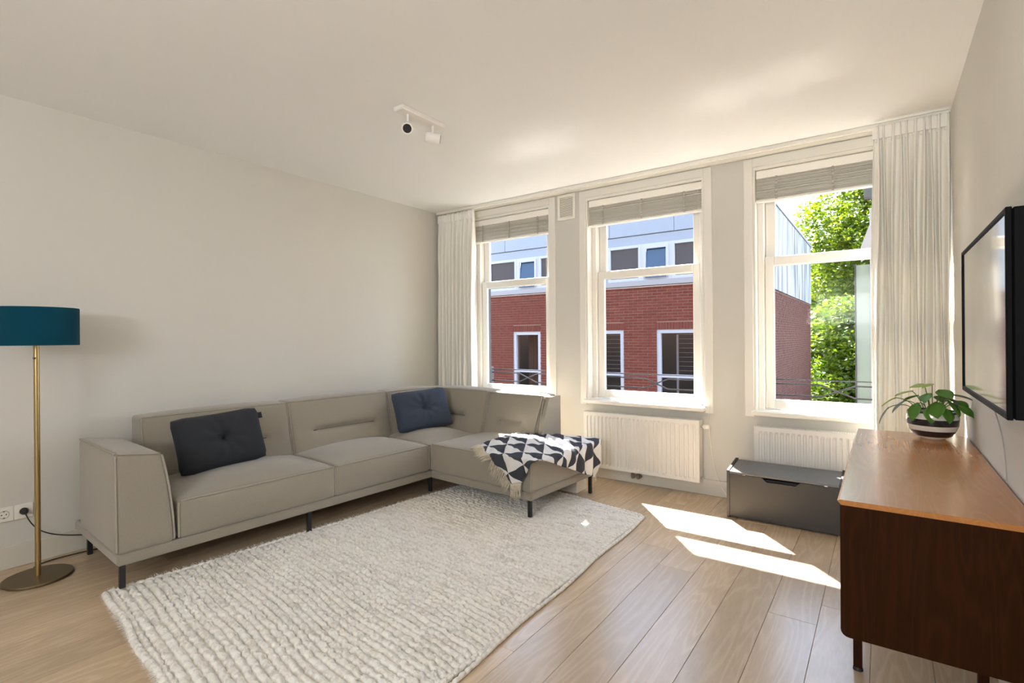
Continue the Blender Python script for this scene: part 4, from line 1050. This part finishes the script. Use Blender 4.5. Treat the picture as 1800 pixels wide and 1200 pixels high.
# upper panels, each a part
xx = XC
while xx > -12:
    bp('cladding_panel', MB().box(xx - 1.49, xx - .008, YB - .022, YB + .2, 3.515, zc - .05, .004), MT['cladding']); xx -= 1.49
bp('coping', MB().box(XBL, XC + .04, YB - .06, YB + .3, zc - .05, zc + .02, .005), mat('coping_zinc', (.22, .22, .23), .5))
bp('coping', MB().box(XC - .3, XC + .04, YB + .3, YBK + .05, zc - .05, zc + .02, .005), bpy.data.materials['coping_zinc'])
yy = YB
while yy < YBK - .1:
    e = min(yy + 2.1, YBK); bp('end_wall_panel', MB().box(XC - .2, XC + .012, yy + .006, e - .006, zk + .02, zc - .05, .004), MT['streak']); yy += 2.1
for gx, ws in groups_:
    for k, (a, b) in enumerate(ws):
        fr_ = MB(); frame_rect(fr_, a, b, SZ0, SZ1, .065); f = bp('upper_window_frame', fr_, MT['extframe'])
        if k == 1:
            fr2 = MB(); frame_rect(fr2, a + .06, b - .06, SZ0 + .06, SZ1 - .06, .055, YB - .045, YB + .0)
            o = mk('opening_sash', fr2, MT['extframe'], f)
            p = MB().box(a + .11, b - .11, -.003, .003, -.36, .36); pn = mk('pane', p, MT['pane_blue'], f); pn.location = (0, YB - .012, (SZ0 + SZ1) / 2); pn.rotation_euler = (math.radians(-7), 0, 0)
        else:
            mk('pane', MB().box(a + .06, b - .06, YB + .02, YB + .026, SZ0 + .06, SZ1 - .06), MT['pane_dark'], f)
for i, (a, b) in enumerate(lows):
    fr_ = MB(); frame_rect(fr_, a, b, -1.19, zt_, .085, YB + .02, YB + .11); fr_.box(a + .085, b - .085, YB + .02, YB + .11, .372, .442, .004)
    fr_.box(a, b, YB - .03, YB + .02, -1.24, -1.19)
    f = bp('lower_window_frame', fr_, MT['extframe'])
    mk('pane', MB().box(a + .08, b - .08, YB + .07, YB + .076, .44, zt_ - .08), MT['glass'], f); mk('pane', MB().box(a + .08, b - .08, YB + .07, YB + .076, -1.11, .375), MT['glass'], f)
    if i in (0, 2):
        pts = [(a + .25 + (b - a - .3) * k / 40, YB + .35 + .03 * math.sin(k * 1.1), z) for z in (-1.1, 1.38) for k in range(41)]
        mk('window_curtain', MB().grid(pts, 41, 2), MT['ext_curtain'], f, 'all', norm=False)
    else:
        bl = MB()
        for k in range(9): bl.box(a + .3, b - .05, YB + .5, YB + .53, .5 + .1 * k, .505 + .1 * k)
        bl.box(a + .28, a + .32, YB + .48, YB + .52, -1.1, 1.3); mk('inner_shelving', bl, mat('inner_shelf_grey', (.25, .25, .28), .5), f)

# ------------------------------------------------------------------ outside: neighbouring oriel at the right
t = thing('oriel_window', 'neighbouring oriel with white posts and pale green glass beyond the right window', 'window bay', (-.05, 5.5, 0))
mk('post', MB().box(-.035, .0, -.04, .04, .4, 2.35, .004), MT['extframe'], t)
mk('glass_pane', MB().box(-.135, -.035, -.004, .004, .45, 1.87), MT['bay_glass'], t)
mk('sash_bar', MB().box(-.148, -.135, -.015, .015, .45, 1.88), MT['rail_metal'], t)
mk('brick_return', MB().box(0.001, .6, -.02, .5, -.2, 3.6), MT['brick'], t)
mk('cornice', MB().prism([(-.10, 2.02), (-.04, 2.20), (.0, 2.20), (.0, 1.98), (-.10, 1.90)], 'y', -.05, .05), MT['extframe'], t)
mk('roof_gutter', MB().box(-.075, .3, -.05, .05, 2.45, 2.54), mat('gutter_dark', (.12, .14, .16), .5), t)

# ------------------------------------------------------------------ outside: trees
def tree(label, base, blobs, nleaf, size, m, seed, trunk_r=.16):
    rs = np.random.default_rng(seed)
    t = thing('tree', label, 'tree', base, 0, 'street trees behind the brick building')
    b = Vector(base); tk = MB(); top = Vector((0, 0, max(q[2] for q in blobs) - base[2] - .5))
    tk.tube(bez([(0, 0, 0), (.1, .1, 2), (-.1, 0, 4), top], 12), [trunk_r * (1 - .6 * i / 12) for i in range(13)], 8)
    for (x, y, z, r) in blobs:
        q = Vector((x, y, z)) - b
        for _ in range(3):
            e = q + Vector(rs.normal(size=3)) * r * .5; h0 = max(.5, min(top.z * .85, q.z - r)); s0 = Vector((0, 0, h0))
            tk.tube(bez([s0, s0.lerp(e, .4) + Vector((0, 0, .4)), e], 8), [.06 * (1 - .08 * i) for i in range(9)], 5)
    mk('trunk', tk, MT['bark'], t, True)
    w_ = np.array([q[3] ** 2 for q in blobs]); w_ = w_ / w_.sum()
    ncl = nleaf // 14; ci = rs.choice(len(blobs), ncl, p=w_)
    d = rs.normal(size=(ncl, 3)); d /= np.linalg.norm(d, axis=1)[:, None]
    bl = np.array(blobs); c = bl[ci, :3] + d * (bl[ci, 3] * (rs.random(ncl) ** .4))[:, None] * np.array([1, 1, .85])
    cc = np.repeat(c, 14, 0) + rs.normal(size=(ncl * 14, 3)) * np.array([.20, .20, .11])
    N = len(cc); a = rs.normal(size=(N, 3)); a[:, 2] *= .4; a /= np.linalg.norm(a, axis=1)[:, None]
    u = rs.normal(size=(N, 3)); u -= (u * a).sum(1)[:, None] * a; u /= np.linalg.norm(u, axis=1)[:, None]
    s = size * rs.uniform(.6, 1.25, N)[:, None]
    V = np.stack([cc - a * s, cc + u * s * .55 + a * s * .1, cc + a * s, cc - u * s * .55 + a * s * .1], 1).reshape(-1, 3) - np.array(base)
    me = bpy.data.meshes.new('foliage'); F4 = np.arange(N * 4).reshape(N, 4)
    me.from_pydata(V.tolist(), [], F4.tolist()); me.update()
    o = link('foliage', me, m, t); o['kind'] = 'stuff'
    return t
tree('tall leafy tree beyond the brick building, filling the top of the right window', (-.6, 29, -3.5), [(-.9, 29, 6.6, 2.5), (.8, 28.5, 5.0, 2.7), (-1.5, 29.5, 4.0, 2.4), (.4, 29, 9.0, 2.3), (-.2, 28.5, 1.8, 2.5), (2.1, 29, 7.2, 2.5), (1.8, 29, 2.8, 2.3)], 44000, .11, MT['leaf'], 1)
tree('lower denser tree in the middle of the right window view', (-.4, 24, -3.5), [(-1.2, 24, 1.6, 1.4), (-.2, 23.7, .4, 1.6), (-1.4, 23.8, -.8, 1.5), (.4, 24.2, 1.9, 1.5), (.4, 23.8, -1.2, 1.6), (-.6, 24.2, -2.2, 1.6)], 30000, .10, MT['leaf_dark'], 2, .12)
tree('dark tree standing behind the others at the end of the street', (.5, 40, -3.5), [(-1.5, 40, 2.0, 3.2), (1.5, 40, 3.0, 3.4), (0, 40, -1.0, 3.2), (-3.5, 41, 0, 2.8), (-3, 41, 4, 2.6), (0.5, 41, 7.5, 3.2), (3.5, 41, 6, 3.2)], 30000, .20, MT['leaf_dark'], 3)

bpy.context.view_layer.update()
